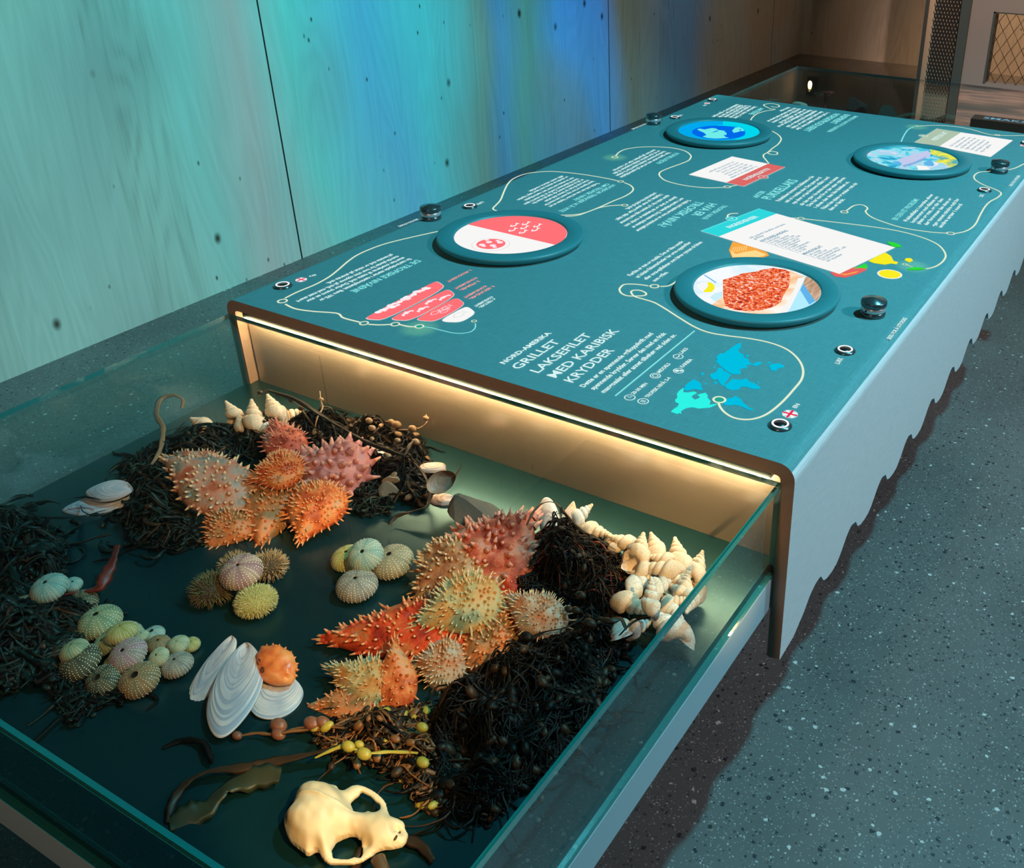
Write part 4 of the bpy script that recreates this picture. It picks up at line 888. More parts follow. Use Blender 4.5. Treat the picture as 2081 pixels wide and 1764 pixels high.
# ---- sea urchin shells
def urchin_mat(name, c1, c2, c3):
    m = mat(name, c1, 0.55, spec=0.3); nt = m.node_tree; N = nt.nodes; L = nt.links; b = N['Principled BSDF']
    tc = N.new('ShaderNodeTexCoord'); g = N.new('ShaderNodeTexGradient'); g.gradient_type = 'RADIAL'; L.new(tc.outputs['Object'], g.inputs[0])
    def wave(k):
        q = N.new('ShaderNodeMath'); q.operation = 'MULTIPLY'; q.inputs[1].default_value = 2 * PI * k; L.new(g.outputs['Fac'], q.inputs[0])
        s = N.new('ShaderNodeMath'); s.operation = 'SINE'; L.new(q.outputs[0], s.inputs[0]); return s.outputs[0]
    mr = N.new('ShaderNodeMapRange'); mr.inputs['From Min'].default_value = -0.3; mr.inputs['From Max'].default_value = 0.6; L.new(wave(5), mr.inputs['Value'])
    mx = N.new('ShaderNodeMix'); mx.data_type = 'RGBA'; mx.inputs[6].default_value = (*c1, 1); mx.inputs[7].default_value = (*c2, 1); L.new(mr.outputs[0], mx.inputs[0])
    r2 = N.new('ShaderNodeMapRange'); r2.inputs['From Min'].default_value = 0.55; r2.inputs['From Max'].default_value = 0.95; L.new(wave(20), r2.inputs['Value'])
    m2 = N.new('ShaderNodeMath'); m2.operation = 'MULTIPLY'; m2.inputs[1].default_value = 0.38; L.new(r2.outputs[0], m2.inputs[0])
    my = N.new('ShaderNodeMix'); my.data_type = 'RGBA'; my.inputs[7].default_value = (*c3, 1); L.new(m2.outputs[0], my.inputs[0]); L.new(mx.outputs[2], my.inputs[6])
    L.new(my.outputs[2], b.inputs['Base Color']); return m
UM = {'green': urchin_mat('urchin_green', (0.216, 0.302, 0.173), (0.331, 0.374, 0.216), (0.072, 0.115, 0.072)),
      'pale': urchin_mat('urchin_pale_green', (0.374, 0.418, 0.259), (0.475, 0.490, 0.331), (0.173, 0.216, 0.115)),
      'cyan': urchin_mat('urchin_blue_green', (0.245, 0.396, 0.360), (0.374, 0.475, 0.403), (0.101, 0.173, 0.158)),
      'yellow': urchin_mat('urchin_yellow', (0.374, 0.346, 0.101), (0.475, 0.432, 0.173), (0.158, 0.158, 0.043)),
      'pink': urchin_mat('urchin_pink', (0.302, 0.187, 0.202), (0.418, 0.317, 0.274), (0.115, 0.050, 0.058)),
      'purple': urchin_mat('urchin_purple', (0.331, 0.288, 0.259), (0.403, 0.259, 0.302), (0.158, 0.065, 0.101)),
      'grey': urchin_mat('urchin_grey', (0.259, 0.238, 0.202), (0.346, 0.310, 0.259), (0.108, 0.086, 0.072)),
      'brown': urchin_mat('urchin_brown', (0.245, 0.173, 0.086), (0.317, 0.187, 0.086), (0.086, 0.058, 0.029)),
      'dark': urchin_mat('urchin_dark', (0.072, 0.079, 0.050), (0.122, 0.115, 0.065), (0.022, 0.029, 0.022)),
      'tan': urchin_mat('urchin_tan', (0.331, 0.288, 0.187), (0.403, 0.346, 0.230), (0.144, 0.122, 0.072))}
M_tub = mat('urchin_tubercles', (0.95, 0.90, 0.72), 0.45)
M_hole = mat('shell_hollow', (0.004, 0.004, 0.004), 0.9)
UCACHE = {}
def urchin_mesh(hole):
    mb = MB(); n = 80; pr = []
    hr = hole
    for k in range(17):
        a = PI / 2 * 0.985 - (PI * 0.5 * 0.985 + 0.62) * k / 16
        r = math.cos(a) ** 0.86 if math.cos(a) > 0 else 0; z = math.sin(a)
        pr.append((max(r, hr), z * (0.62 if z > 0 else 0.42)))
    pr = [p for i, p in enumerate(pr) if i == 0 or p != pr[i - 1]]
    top = 0.62
    prof = [(0.0, top - 0.22), (hr * 0.9, top - 0.2), (hr * 0.95, top - 0.03)]
    full = prof + pr + [(0.25, -0.36), (0.0, -0.33)]
    k = len(full)
    vs = []; fs = []; ms = []
    for i in range(n):
        a = 2 * PI * i / n; w_ = 1 + 0.018 * math.cos(5 * a) + 0.010 * math.cos(20 * a)
        for r, z in full: vs.append((r * w_ * math.cos(a), r * w_ * math.sin(a), z))
    for i in range(n):
        j = (i + 1) % n
        for a in range(k - 1):
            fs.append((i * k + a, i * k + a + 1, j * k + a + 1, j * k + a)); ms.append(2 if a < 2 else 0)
    mb.v = vs; mb.f = fs; mb.m = ms; mb.sm = [True] * len(fs)
    for q in range(30):
        for lat in range(10):
            if q % 3 == 1 and lat < 3: continue
            t = 0.17 + lat * 0.092 + (0.03 if q % 2 else 0)
            a = PI / 2 - t * 1.9
            if math.cos(a) <= 0.05: continue
            r = math.cos(a) ** 0.86; z = math.sin(a) * (0.62 if math.sin(a) > 0 else 0.42)
            an = 2 * PI * (q + 0.5) / 30 + .02 * math.sin(q * 3 + lat * 5)
            s = 0.031 * (0.5 + 0.6 * min(1, r)); c = Vector((r * 1.005 * math.cos(an), r * 1.005 * math.sin(an), z)); nn = Vector((c.x, c.y, c.z * 1.8)).normalized()
            a1 = nn.orthogonal().normalized(); a2 = nn.cross(a1)
            mb.add([c + a1 * s, c + a2 * s, c - a1 * s, c - a2 * s, c + nn * s * 0.9], [(0, 1, 4), (1, 2, 4), (2, 3, 4), (3, 0, 4)], 1, True)
    return mb
def urchin(u, v, rw, col, label, group, lift=0.0, tilt=(0.25, 0.0), hole=0.07, flat_=1.0, name='sea_urchin_shell'):
    hole = min(.20, hole * 1.6)
    key = (col, hole)
    if key not in UCACHE:
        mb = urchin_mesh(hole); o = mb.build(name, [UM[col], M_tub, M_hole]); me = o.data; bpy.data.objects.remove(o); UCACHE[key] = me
    p = hold(u, v, lift + 0.012); R_ = rw * mpp(p)
    z = 0.42 * R_ * flat_ + lift + 0.001
    p = hold(u, v, z + 0.1 * R_)
    o = bpy.data.objects.new(name, UCACHE[key]); link(o); o.location = (p.x, p.y, FL + z)
    o.scale = (R_, R_, R_ * flat_)
    # tilt: (towards the camera, sideways)
    cx_ = Vector((RX.x, RX.y, 0)).normalized(); cy_ = Vector((-RZ.x, -RZ.y, 0)).normalized()
    up = (Vector((0, 0, 1)) + cy_ * tilt[0] + cx_ * tilt[1]).normalized()
    o.rotation_mode = 'QUATERNION'; o.rotation_quaternion = up.to_track_quat('Z', 'Y')
    tag(o, label, 'sea urchin', group); return o
GA = 'bare sea urchin shells heaped at the left of the drawer'
for a in (
  (100, 1194, 36, 'cyan', 'large pale blue-green urchin shell half under seaweed, far end of the left heap', 0.012, (.2, -.1), .07),
  (148, 1187, 18, 'cyan', 'small pale urchin shell touching the right side of the far blue-green one', 0.008, (.2, .2), .07),
  (166, 1224, 30, 'dark', 'dark speckled urchin shell mostly covered by brown seaweed', 0.0, (.3, .1), .07),
  (203, 1262, 42, 'green', 'large green urchin shell with round top hole behind the left heap', 0.0, (.1, -.1), .085),
  (252, 1290, 36, 'pale', 'pale green urchin shell lying behind the yellow one', 0.0, (.0, .1), .07),
  (247, 1285, 31, 'yellow', 'flat yellow urchin shell lying on top of the left heap', 0.020, (-.1, -.15), .03),
  (214, 1308, 27, 'green', 'green urchin shell under the left edge of the yellow one', 0.004, (.2, -.3), .07),
  (287, 1291, 14, 'pale', 'tiny pale urchin shell right of the yellow one', 0.010, (.1, .1), .05),
  (312, 1289, 22, 'cyan', 'small grey-green urchin shell with a large hole at the rear right', 0.0, (.1, -.1), .12),
  (322, 1308, 23, 'brown', 'dark brown urchin shell below the grey-green one with a large hole', 0.0, (.1, .1), .07),
  (388, 1309, 18, 'yellow', 'small yellow-green urchin shell at the far right end of the heap', 0.0, (.2, .1), .03),
  (362, 1309, 22, 'pale', 'small pale green urchin shell beside the far right yellow-green one', 0.006, (.2, -.1), .03),
  (359, 1350, 32, 'grey', 'grey urchin shell at the right front of the left heap', 0.0, (.1, -.1), .06),
  (323, 1334, 21, 'pale', 'small yellow-green urchin shell leaning on the grey one', 0.012, (.45, -.2), .06),
  (228, 1345, 18, 'green', 'small green urchin shell wedged left of the purple one', 0.0, (.2, -.2), .05),
  (163, 1345, 42, 'dark', 'wide dull green urchin shell at the left front, shaded by seaweed', 0.0, (.2, -.3), .03),
  (150, 1320, 28, 'green', 'dull green urchin shell lying on the wide dark green one', 0.014, (.0, -.3), .03),
  (260, 1329, 38, 'purple', 'pink-purple urchin shell in the middle of the left heap', 0.010, (.35, -.2), .065),
  (283, 1380, 40, 'brown', 'orange-brown urchin shell with a big dark hole at the front', 0.0, (.3, -.1), .13),
  (209, 1382, 35, 'dark', 'dark green white-dotted urchin shell with a big hole, front left', 0.0, (.4, -.2), .14)):
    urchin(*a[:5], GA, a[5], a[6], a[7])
GB = 'four bare sea urchin shells in the middle of the drawer'
for a in ((707, 1133, 34, 'yellow', 'yellow-green urchin shell at the left of the middle four', 0.0, (.1, -.1), .06),
          (797, 1140, 43, 'tan', 'big tan urchin shell at the right of the middle four', 0.0, (.15, -.15), .08),
          (725, 1188, 41, 'grey', 'dark grey-pink urchin shell in front of the middle four', 0.0, (.15, .0), .06),
          (743, 1126, 36, 'cyan', 'pale blue-green urchin shell perched on top of the middle four', 0.022, (.55, -.15), .07)):
    urchin(*a[:5], GB, a[5], a[6], a[7])
# ---- spiny and mossy urchins
def spiny(u, v, rw, n, sl, mats, label, lift=0.0, seed=1, fl_=0.68, sr=0.034, name='spiny_sea_urchin'):
    rr = random.Random(seed); mb = MB(); mb.ellipsoid((0, 0, 0), (0.80, 0.80, 0.80 * fl_), nu=24, nv=14)
    for i in range(n):
        z = 1 - 1.55 * (i + .5) / n; a = i * 2.39996 + rr.uniform(-.1, .1); r = math.sqrt(max(0, 1 - z * z))
        p = Vector((r * math.cos(a) * .78, r * math.sin(a) * .78, z * .78 * fl_))
        d = Vector((r * math.cos(a), r * math.sin(a), z * 1.1)) + Vector([rr.uniform(-.35, .35) for _ in range(3)])
        mb.cone(p, d.normalized() * sl * rr.uniform(.6, 1.1), sr * rr.uniform(.8, 1.2), 4, 1 if rr.random() < .75 else 2, 0.25)
    p = hold(u, v, lift + 0.015); R_ = rw * mpp(p); z = 0.7 * fl_ * R_ + lift
    p = hold(u, v, z)
    o = mb.build(name, mats); o.location = (p.x, p.y, FL + z); o.scale = (R_,) * 3
    return tag(o, label, 'sea urchin')
M_sp0 = mat('spine_dark_base', (0.05, 0.035, 0.02), 0.8); M_sp1 = mat('spine_brown', (0.40, 0.27, 0.14), 0.6); M_sp2 = mat('spine_light', (0.58, 0.44, 0.28), 0.6)
M_sp3 = mat('spine_olive', (0.16, 0.15, 0.05), 0.6); M_sp4 = mat('spine_reddish', (0.18, 0.08, 0.05), 0.6)
M_ms0 = mat('moss_base', (0.36, 0.34, 0.12), 0.8); M_ms1 = mat('moss_yellow', (0.56, 0.52, 0.20), 0.7); M_ms2 = mat('moss_pale', (0.68, 0.64, 0.38), 0.7)
spiny(545, 1150, 39, 380, 0.34, [M_sp0, M_sp1, M_sp2], 'brown spiny urchin at the right of the spiny group', seed=2)
spiny(478, 1148, 34, 330, 0.34, [M_sp0, M_sp1, M_sp3], 'brown spiny urchin half hidden behind the pink bare shell', seed=5)
spiny(430, 1198, 45, 420, 0.32, [M_sp0, M_sp3, M_sp4], 'dark olive spiny urchin at the left of the spiny group', seed=3)
urchin(490, 1160, 42, 'pink', 'pink-brown white-dotted bare urchin shell lying on two spiny urchins', 'bare shell on the spiny urchins', 0.020, (.25, -.05), .05)
spiny(520, 1222, 48, 900, 0.16, [M_ms0, M_ms1, M_ms2], 'mossy yellow-green urchin in front of the spiny group', seed=4, fl_=0.66, sr=0.022, name='mossy_sea_urchin')

# ---- king crab shells
def crab_mat(name, ramp, sc=55): return mat(name, ramp[0][1], 0.5, spec=0.35, noise_=(sc, ramp), bump=0.5, bscale=260)
CM = {'orange': crab_mat('crab_orange', [(0.34, (0.400, 0.058, 0.014)), (0.48, (0.656, 0.158, 0.042)), (0.60, (0.704, 0.274, 0.098)), (0.72, (0.440, 0.288, 0.196))]),
      'red': crab_mat('crab_red', [(0.34, (0.320, 0.022, 0.010)), (0.50, (0.656, 0.072, 0.021)), (0.64, (0.640, 0.173, 0.056)), (0.76, (0.400, 0.245, 0.168))], 40),
      'rosy': crab_mat('crab_rosy', [(0.36, (0.24, 0.035, 0.02)), (0.48, (0.50, 0.095, 0.055)), (0.58, (0.56, 0.20, 0.13)), (0.70, (0.24, 0.19, 0.18))], 38),
      'violet': crab_mat('crab_violet', [(0.34, (0.384, 0.115, 0.105)), (0.50, (0.496, 0.194, 0.189)), (0.66, (0.336, 0.202, 0.238))], 30),
      'mottled': crab_mat('crab_mottled_grey', [(0.34, (0.416, 0.101, 0.049)), (0.46, (0.528, 0.230, 0.154)), (0.58, (0.352, 0.266, 0.224)), (0.70, (0.160, 0.202, 0.189))], 42),
      'olive': crab_mat('crab_olive', [(0.34, (0.192, 0.122, 0.049)), (0.48, (0.416, 0.173, 0.070)), (0.60, (0.624, 0.194, 0.063)), (0.75, (0.320, 0.259, 0.154))], 45),
      'pale': crab_mat('crab_pale', [(0.34, (0.560, 0.216, 0.056)), (0.45, (0.576, 0.331, 0.126)), (0.54, (0.480, 0.389, 0.196)), (0.66, (0.208, 0.302, 0.231))], 30),
      'white': crab_mat('crab_white_grey', [(0.34, (0.448, 0.173, 0.084)), (0.48, (0.432, 0.274, 0.189)), (0.62, (0.448, 0.374, 0.308)), (0.74, (0.224, 0.216, 0.182))], 60),
      'tan': crab_mat('crab_tan', [(0.34, (0.288, 0.108, 0.049)), (0.50, (0.432, 0.202, 0.098)), (0.66, (0.448, 0.288, 0.154))], 45)}
M_tipo = mat('spine_tip_orange', (0.84, 0.36, 0.16), 0.45); M_tipp = mat('spine_tip_pale', (0.80, 0.54, 0.30), 0.45); M_tipr = mat('spine_tip_pink', (0.72, 0.30, 0.22), 0.45)
TIP = {'orange': M_tipo, 'red': M_tipo, 'rosy': M_tipr, 'violet': M_tipr, 'mottled': M_tipp, 'olive': M_tipo, 'pale': M_tipp, 'white': M_tipp, 'tan': M_tipp}
def crab(u, v, tu, tv, wpx, kind, label, lift=0.0, hh=0.42, nsp=95, sp=0.09, tilt=(0.0, 0.0), seed=0, lump=0.10, srad=0.024, rim=22, name='king_crab_shell'):
    """(u,v) centre, (tu,tv) rostrum tip, wpx full width in photo pixels"""
    rr = random.Random(seed * 7 + 3)
    c0 = hold(u, v, lift + 0.02); t0 = hold(tu, tv, lift + 0.012)
    ax = Vector((t0.x - c0.x, t0.y - c0.y, 0)); Lh = ax.length * 1.06; yaw = math.atan2(ax.y, ax.x); Wh = wpx * 0.5 * 1.22 * mpp(c0)
    hz = hh * Wh * 1.25
    # outline in unit space: x towards the rostrum
    def outline(a):
        c = math.cos(a); s = math.sin(a)
        ex = 0.80 if c < 0 else 0.74 + 0.26 * c ** 6
        return Vector((c * ex, s * (1.0 - 0.12 * c - 0.30 * max(0, c) ** 2), 0))
    off = Vector((rr.uniform(0, 50), rr.uniform(0, 50), rr.uniform(0, 50)))
    def surf(a, rho):
        o_ = outline(a); hgt = (1 - rho ** 2.3) ** 0.62 if rho < 1 else 0
        x, y = o_.x * rho, o_.y * rho
        # swollen regions of a crab's back, with grooves between
        g = 1 + 0.16 * math.exp(-((x + .35) ** 2 + y * y) / .08) + 0.13 * (math.exp(-((x + .05) ** 2 + (abs(y) - .5) ** 2) / .06)) - 0.10 * math.exp(-((x + 0.05) ** 2) / .004) * (1 - abs(y)) + 0.10 * math.exp(-((x - .35) ** 2 + y * y) / .05)
        n_ = noise.noise(Vector((x * 2.6, y * 2.6, 0)) + off) * lump * 1.4 + noise.noise(Vector((x * 7, y * 7, 3)) + off) * lump * .5
        return Vector((x * Lh, y * Wh, max(0.0, hgt * (g + n_)) * hz))
    mb = MB(); na, nr = 56, 16; vs = [surf(0, 0)]; fs = []
    for j in range(1, nr + 1):
        for i in range(na): vs.append(surf(2 * PI * i / na, j / nr))
    for i in range(na):
        fs.append((0, 1 + i, 1 + (i + 1) % na))
    for j in range(nr - 1):
        for i in range(na):
            k = (i + 1) % na; fs.append((1 + j * na + i, 1 + (j + 1) * na + i, 1 + (j + 1) * na + k, 1 + j * na + k))
    # rolled under rim
    b = 1 + nr * na
    for sc_, zz in ((0.97, -0.10), (0.85, -0.13)):
        for i in range(na): p = outline(2 * PI * i / na); vs.append(Vector((p.x * Lh * sc_, p.y * Wh * sc_, zz * hz)))
    for j in range(2):
        s0 = 1 + (nr - 1) * na if j == 0 else b
        s1 = b + j * na
        for i in range(na):
            k = (i + 1) % na; fs.append((s0 + i, s1 + i, s1 + k, s0 + k))
    fs.append(tuple(b + na + i for i in range(na))[::-1])
    mb.add(vs, fs, 0, True)
    S_ = min(Lh, Wh)
    pts = []
    tries = 0
    while len(pts) < nsp and tries < 6000:
        tries += 1; a = rr.uniform(0, 2 * PI); rho = math.sqrt(rr.random()) * .96
        q = outline(a) * rho
        if all((q - w_).length > 0.85 / math.sqrt(nsp) for w_, _ in pts): pts.append((q, (a, rho)))
    for q, (a, rho) in pts:
        p = surf(a, rho); e = 0.02
        n_ = (surf(a + 0.06, rho) - p).cross(surf(a, min(.99, rho + .04)) - p)
        if n_.z < 0: n_ = -n_
        n_ = (n_.normalized() + Vector((q.x * .5, q.y * .5, .25))).normalized() if n_.length > 0 else Vector((0, 0, 1))
        s = rr.uniform(.55, 1.15) * (1.25 if rr.random() < .2 else 1)
        mb.cone(p, n_ * S_ * sp * 1.8 * s, S_ * srad * 2.5 * (0.6 + s * .5), 6, 0, 0.18, 1)
    for i in range(rim):
        a = 2 * PI * (i + .5) / rim + rr.uniform(-.05, .05); p = surf(a, .985); o_ = outline(a)
        d = Vector((o_.x * Lh, o_.y * Wh, 0)).normalized() + Vector((.15, 0, rr.uniform(.0, .35)))
        mb.cone(p, d.normalized() * S_ * sp * 2.6 * rr.uniform(.75, 1.25), S_ * srad * 2.6, 6, 0, 0.2, 1)
    for dy_, l_ in ((0, 1.5), (-.09, 1.0), (.09, 1.0)):
        mb.cone((Lh * .93, dy_ * Wh, 0.02 * hz), Vector((1, dy_ * 2.0, .12)).normalized() * S_ * sp * 3.0 * l_, S_ * srad * 2.6, 7, 0, 0.25, 1)
    o = mb.build(name, [CM[kind], TIP[kind]])
    z = lift + 0.14 * hz
    c = hold(u, v, z + hz * .35)
    o.location = (c.x, c.y, FL + z)
    cx_ = Vector((RX.x, RX.y, 0)).normalized(); cy_ = Vector((-RZ.x, -RZ.y, 0)).normalized()
    up = (Vector((0, 0, 1)) + cy_ * tilt[0] + cx_ * tilt[1]).normalized()
    q = Vector((0, 0, 1)).rotation_difference(up)
    o.rotation_mode = 'QUATERNION'; o.rotation_quaternion = q @ Matrix.Rotation(yaw, 3, 'Z').to_quaternion()
    return tag(o, label, 'crab shell')
crab(575, 890, 553, 862, 70, 'rosy', 'small rosy crab shell at the very back of the rear crab pile', 0.028, .5, 70, .10, seed=1)
crab(408, 938, 352, 930, 62, 'mottled', 'grey-pink crab shell partly under the eye-tipped large one', 0.012, .5, 70, .09, seed=2)
crab(672, 952, 600, 950, 150, 'violet', 'large lilac-pink knobbly crab shell at the right of the rear pile', 0.010, .50, 48, .10, (.35, .2), seed=3, lump=.25, srad=.040, rim=16)
crab(568, 952, 510, 972, 82, 'orange', 'bright orange spiny crab shell in the middle of the rear pile', 0.046, .5, 170, .095, (.2, 0), seed=4, srad=.020)
crab(430, 975, 345, 955, 108, 'mottled', 'large grey and pink crab shell pointing left on the rear pile', 0.030, .42, 75, .075, (.35, .1), seed=5, srad=.032)
crab(552, 1025, 524, 1096, 104, 'olive', 'orange crab shell with a long forked snout at the front of the rear pile', 0.006, .46, 90, .09, (.2, .0), seed=6)
crab(462, 1068, 424, 1108, 96, 'olive', 'brown-orange crab shell with a central ridge, front left of the rear pile', 0.0, .46, 110, .085, (.15, -.1), seed=7)
crab(640, 1025, 607, 1082, 100, 'orange', 'round orange-red crab shell edged with long spines, front right of the rear pile', 0.022, .46, 130, .075, (.35, .1), seed=8, rim=30)
# front pile
crab(1000, 1115, 1078, 1062, 158, 'rosy', 'large dark red thorny crab shell at the back of the front pile', 0.010, .52, 70, .10, (.25, .1), seed=11, lump=.2, srad=.034)
crab(915, 1150, 842, 1205, 140, 'tan', 'tan crab shell with dark patch behind the pale green one', 0.014, .48, 100, .085, (.25, -.2), seed=12)
crab(1040, 1175, 1100, 1165, 90, 'red', 'deep red smooth crab shell under the black seaweed edge', 0.0, .5, 30, .06, (.3, .2), seed=13, lump=.15)
crab(835, 1275, 660, 1292, 120, 'red', 'long scarlet crab shell stretching left from the front pile', 0.012, .46, 110, .10, (.30, -.05), seed=14, srad=.030, rim=20)
crab(1000, 1292, 1062, 1330, 140, 'olive', 'olive-brown crab shell under the right side of the pale green one', 0.0, .5, 120, .075, (.3, .1), seed=15)
crab(1092, 1242, 1030, 1226, 84, 'white', 'small greyish white crab shell with fine spines beside the black seaweed', 0.034, .55, 140, .11, (.2, .1), seed=16, srad=.018)
crab(940, 1220, 845, 1262, 112, 'pale', 'pale green and yellow crab shell on the top of the front pile', 0.040, .46, 130, .095, (.30, .0), seed=17, srad=.022, rim=28)
crab(897, 1340, 838, 1355, 104, 'white', 'orange and white speckled crab shell in front of the scarlet one', 0.004, .5, 130, .09, (.3, 0), seed=18, srad=.020)
crab(803, 1378, 812, 1332, 74, 'orange', 'small upright orange crab shell with three big spikes', 0.016, .42, 40, .12, (.7, .0), seed=19, srad=.034, rim=10)
crab(742, 1375, 672, 1362, 84, 'pale', 'small pale yellow crab shell pointing left at the front', 0.010, .5, 90, .12, (.3, -.1), seed=20, srad=.022)
crab(708, 1425, 624, 1438, 70, 'olive', 'small flat tan crab shell lowest at the front left of the pile', 0.0, .42, 50, .10, (.2, -.1), seed=21, srad=.028, rim=12)

# ---- whelk shells
M_whk = mat('whelk_cream', (0.76, 0.66, 0.54), 0.55, noise_=(30, [(0.35, (0.62, 0.47, 0.34)), (0.6, (0.82, 0.66, 0.50))]), bump=0.25, bscale=150)
M_whb = mat('whelk_pale', (0.72, 0.70, 0.66), 0.6, noise_=(26, [(0.32, (0.48, 0.46, 0.44)), (0.5, (0.72, 0.70, 0.66)), (0.7, (0.80, 0.76, 0.68))]), bump=0.25, bscale=150)
def whelk_mesh(rough=0.0, seed=0):
    mb = MB(); turns = 4.9; n = int(turns * 26); m = 18; k = math.log(1.52) / (2 * PI); vs = []; fs = []
    for i in range(n + 1):
        th = 2 * PI * turns * i / n; Rr = math.exp(k * (th - 2 * PI * turns)); a = 0.222 * Rr
        zc = -0.94 * Rr; rc = 0.165 * Rr; dn = 1.0 + 0.75 * max(0.0, min(1.0, (i / n - .72) / .28))
        for j in range(m):
            ph = 2 * PI * j / m
            w_ = 1 + 0.05 * math.sin(9 * th) * rough + (0.015 * math.sin(14 * ph))
            r = rc + a * math.cos(ph) * w_ * (1 if math.sin(ph) > 0 else 1 - .18 * (dn - 1)); z = zc + a * (1.02 * dn if math.sin(ph) < 0 else .95) * math.sin(ph) * w_
            vs.append((r * math.cos(th), r * math.sin(th), z))
    for i in range(n):
        for j in range(m):
            q = (j + 1) % m; fs.append((i * m + j, (i + 1) * m + j, (i + 1) * m + q, i * m + q))
    mb.add(vs, fs, 0, True)
    mb.ellipsoid((0, 0, -0.115), (0.055, 0.055, 0.065), nu=14, nv=8)
    return mb
WM = []
for i, (rg, mm_) in enumerate(((0.3, M_whk), (1.0, M_whk), (0.5, M_whb), (1.3, M_whb))):
    o = whelk_mesh(rg, i).build('whelk_shell', [mm_, M_hole]); WM.append(o.data); bpy.data.objects.remove(o)
def whelk(u, v, au, av, Lpx, var, label, group, lift=0.0, elev=0.25, roll=0.0):
    """(u,v) centre, (au,av) pixel towards the apex, Lpx length"""
    c = hold(u, v, lift + 0.015); a = hold(au, av, lift + 0.015); d = Vector((a.x - c.x, a.y - c.y, 0)).normalized()
    d = (d * math.cos(elev) + Vector((0, 0, 1)) * math.sin(elev)).normalized(); L_ = Lpx * 1.32 * mpp(c)
    o = bpy.data.objects.new('whelk_shell', WM[var]); link(o)
    z = lift + 0.30 * L_
    c = hold(u, v, z)
    o.rotation_mode = 'QUATERNION'; o.rotation_quaternion = d.to_track_quat('Z', 'Y') @ Matrix.Rotation(roll, 3, 'Z').to_quaternion()
    o.scale = (L_ * .84, L_ * .84, L_ * .84); o.location = Vector((c.x, c.y, FL + z)) + d * L_ * 0.55
    return tag(o, label, 'sea shell', group)
WG = 'whelk shells heaped at the right of the drawer'
def c6(a, b): return (1060 + a / 5.2, 1000 + b / 5.2)
W_ = [ # centre, apex direction point, length px, variant, lift, elev, label
 (c6(1090, 540), c6(900, 470), 62, 0, .004, .1, 'cream whelk lying with apex left at the top left of the heap'),
 (c6(1240, 640), c6(1300, 450), 78, 1, .018, .25, 'dark-tipped whelk pointing away at the top of the heap'),
 (c6(1420, 600), c6(1370, 480), 68, 0, .010, .2, 'smooth peach whelk right of the dark-tipped one'),
 (c6(1650, 680), c6(1620, 540), 72, 1, .008, .3, 'peach whelk with slender upright spire at the back'),
 (c6(1850, 800), c6(1900, 700), 66, 1, .000, .3, 'whelk pointing away at the far right corner of the heap'),
 (c6(1510, 720), c6(1400, 700), 56, 0, .022, .1, 'small ribbed peach whelk lying across the heap'),
 (c6(1300, 810), c6(1420, 800), 62, 0, .024, .1, 'cream whelk with apex right, over the middle of the heap'),
 (c6(1480, 820), c6(1370, 800), 64, 0, .026, .1, 'ribbed cream whelk with apex left in the middle of the heap'),
 (c6(1240, 960), c6(1340, 900), 66, 2, .012, .1, 'pale whelk with dark spots at the left of the heap'),
 (c6(1450, 990), c6(1600, 910), 68, 2, .018, .1, 'pale whelk with ribbed spire pointing right'),
 (c6(1650, 920), c6(1740, 880), 50, 1, .012, .1, 'slim ribbed whelk beside the glass edge'),
 (c6(1720, 1010), c6(1750, 900), 62, 1, .008, .3, 'cream whelk standing by the glass edge'),
 (c6(1370, 1110), c6(1370, 960), 62, 3, .050, .85, 'grey whelk standing up with an orange tip'),
 (c6(1170, 1190), c6(1310, 1270), 70, 0, .014, .05, 'big cream whelk with its blunt spire towards the front'),
 (c6(1580, 1170), c6(1680, 1150), 58, 0, .016, .1, 'cream whelk under the glass edge, right middle'),
 (c6(1790, 1130), c6(1740, 1290), 70, 2, .004, .05, 'pale whelk half outside the heap, apex to the front right'),
 (c6(1590, 1240), c6(1690, 1330), 56, 2, .014, .05, 'pale whelk under the glass edge, near the front'),
 (c6(1170, 1450), c6(1330, 1390), 74, 3, .004, .05, 'greenish white ribbed whelk at the front left of the heap'),
 (c6(1540, 1430), c6(1420, 1330), 92, 2, .004, .1, 'largest bluish whelk at the front of the heap'),
 (c6(1180, 640), c6(1130, 560), 50, 1, .004, .2, 'small whelk behind the red weed at the top left'),
 (c6(1660, 1060), c6(1560, 1000), 56, 0, .010, .1, 'whelk wedged between the standing ones by the glass'),
 (c6(960, 560), c6(880, 480), 44, 0, .000, .1, 'small cream whelk next to the clam shells'),
]
for i, (c, a, L_, var, lf, el, lb) in enumerate(W_): whelk(*c, *a, L_, var, lb, WG, lf, el, roll=i * 1.3)
WG2 = 'whelk shells behind the rear seaweed'
def c7(a, b): return (370 + a / 3.588, 780 + b / 3.588)
for i, (c, a, L_, var, lf, el, lb) in enumerate([
 (c7(370, 215), c7(300, 150), 52, 0, .012, .5, 'round cream whelk standing at the back, left of the tall pair'),
 (c7(150, 300), c7(60, 260), 58, 0, .002, .1, 'pale whelk lying at the far left behind the seaweed'),
 (c7(520, 240), c7(520, 100), 62, 1, .014, .6, 'tall pointed cream whelk in the middle of the rear group'),
 (c7(670, 190), c7(600, 90), 62, 1, .016, .5, 'tall ribbed whelk at the right of the rear group'),
 (c7(760, 240), c7(880, 200), 56, 0, .004, .1, 'cream whelk lying at the right end of the rear group'),
 (c7(430, 290), c7(390, 200), 44, 0, .008, .3, 'small whelk in front of the round cream one'),
 (c7(600, 330), c7(500, 300), 52, 2, .004, .1, 'cream whelk low behind the seaweed strands'),
 (c7(730, 390), c7(800, 420), 46, 1, .004, .1, 'whelk glimpsed between black seaweed strands by the rosy crab')]):
    whelk(*c, *a, L_, var, lb, WG2, lf, el, roll=i * 1.7)

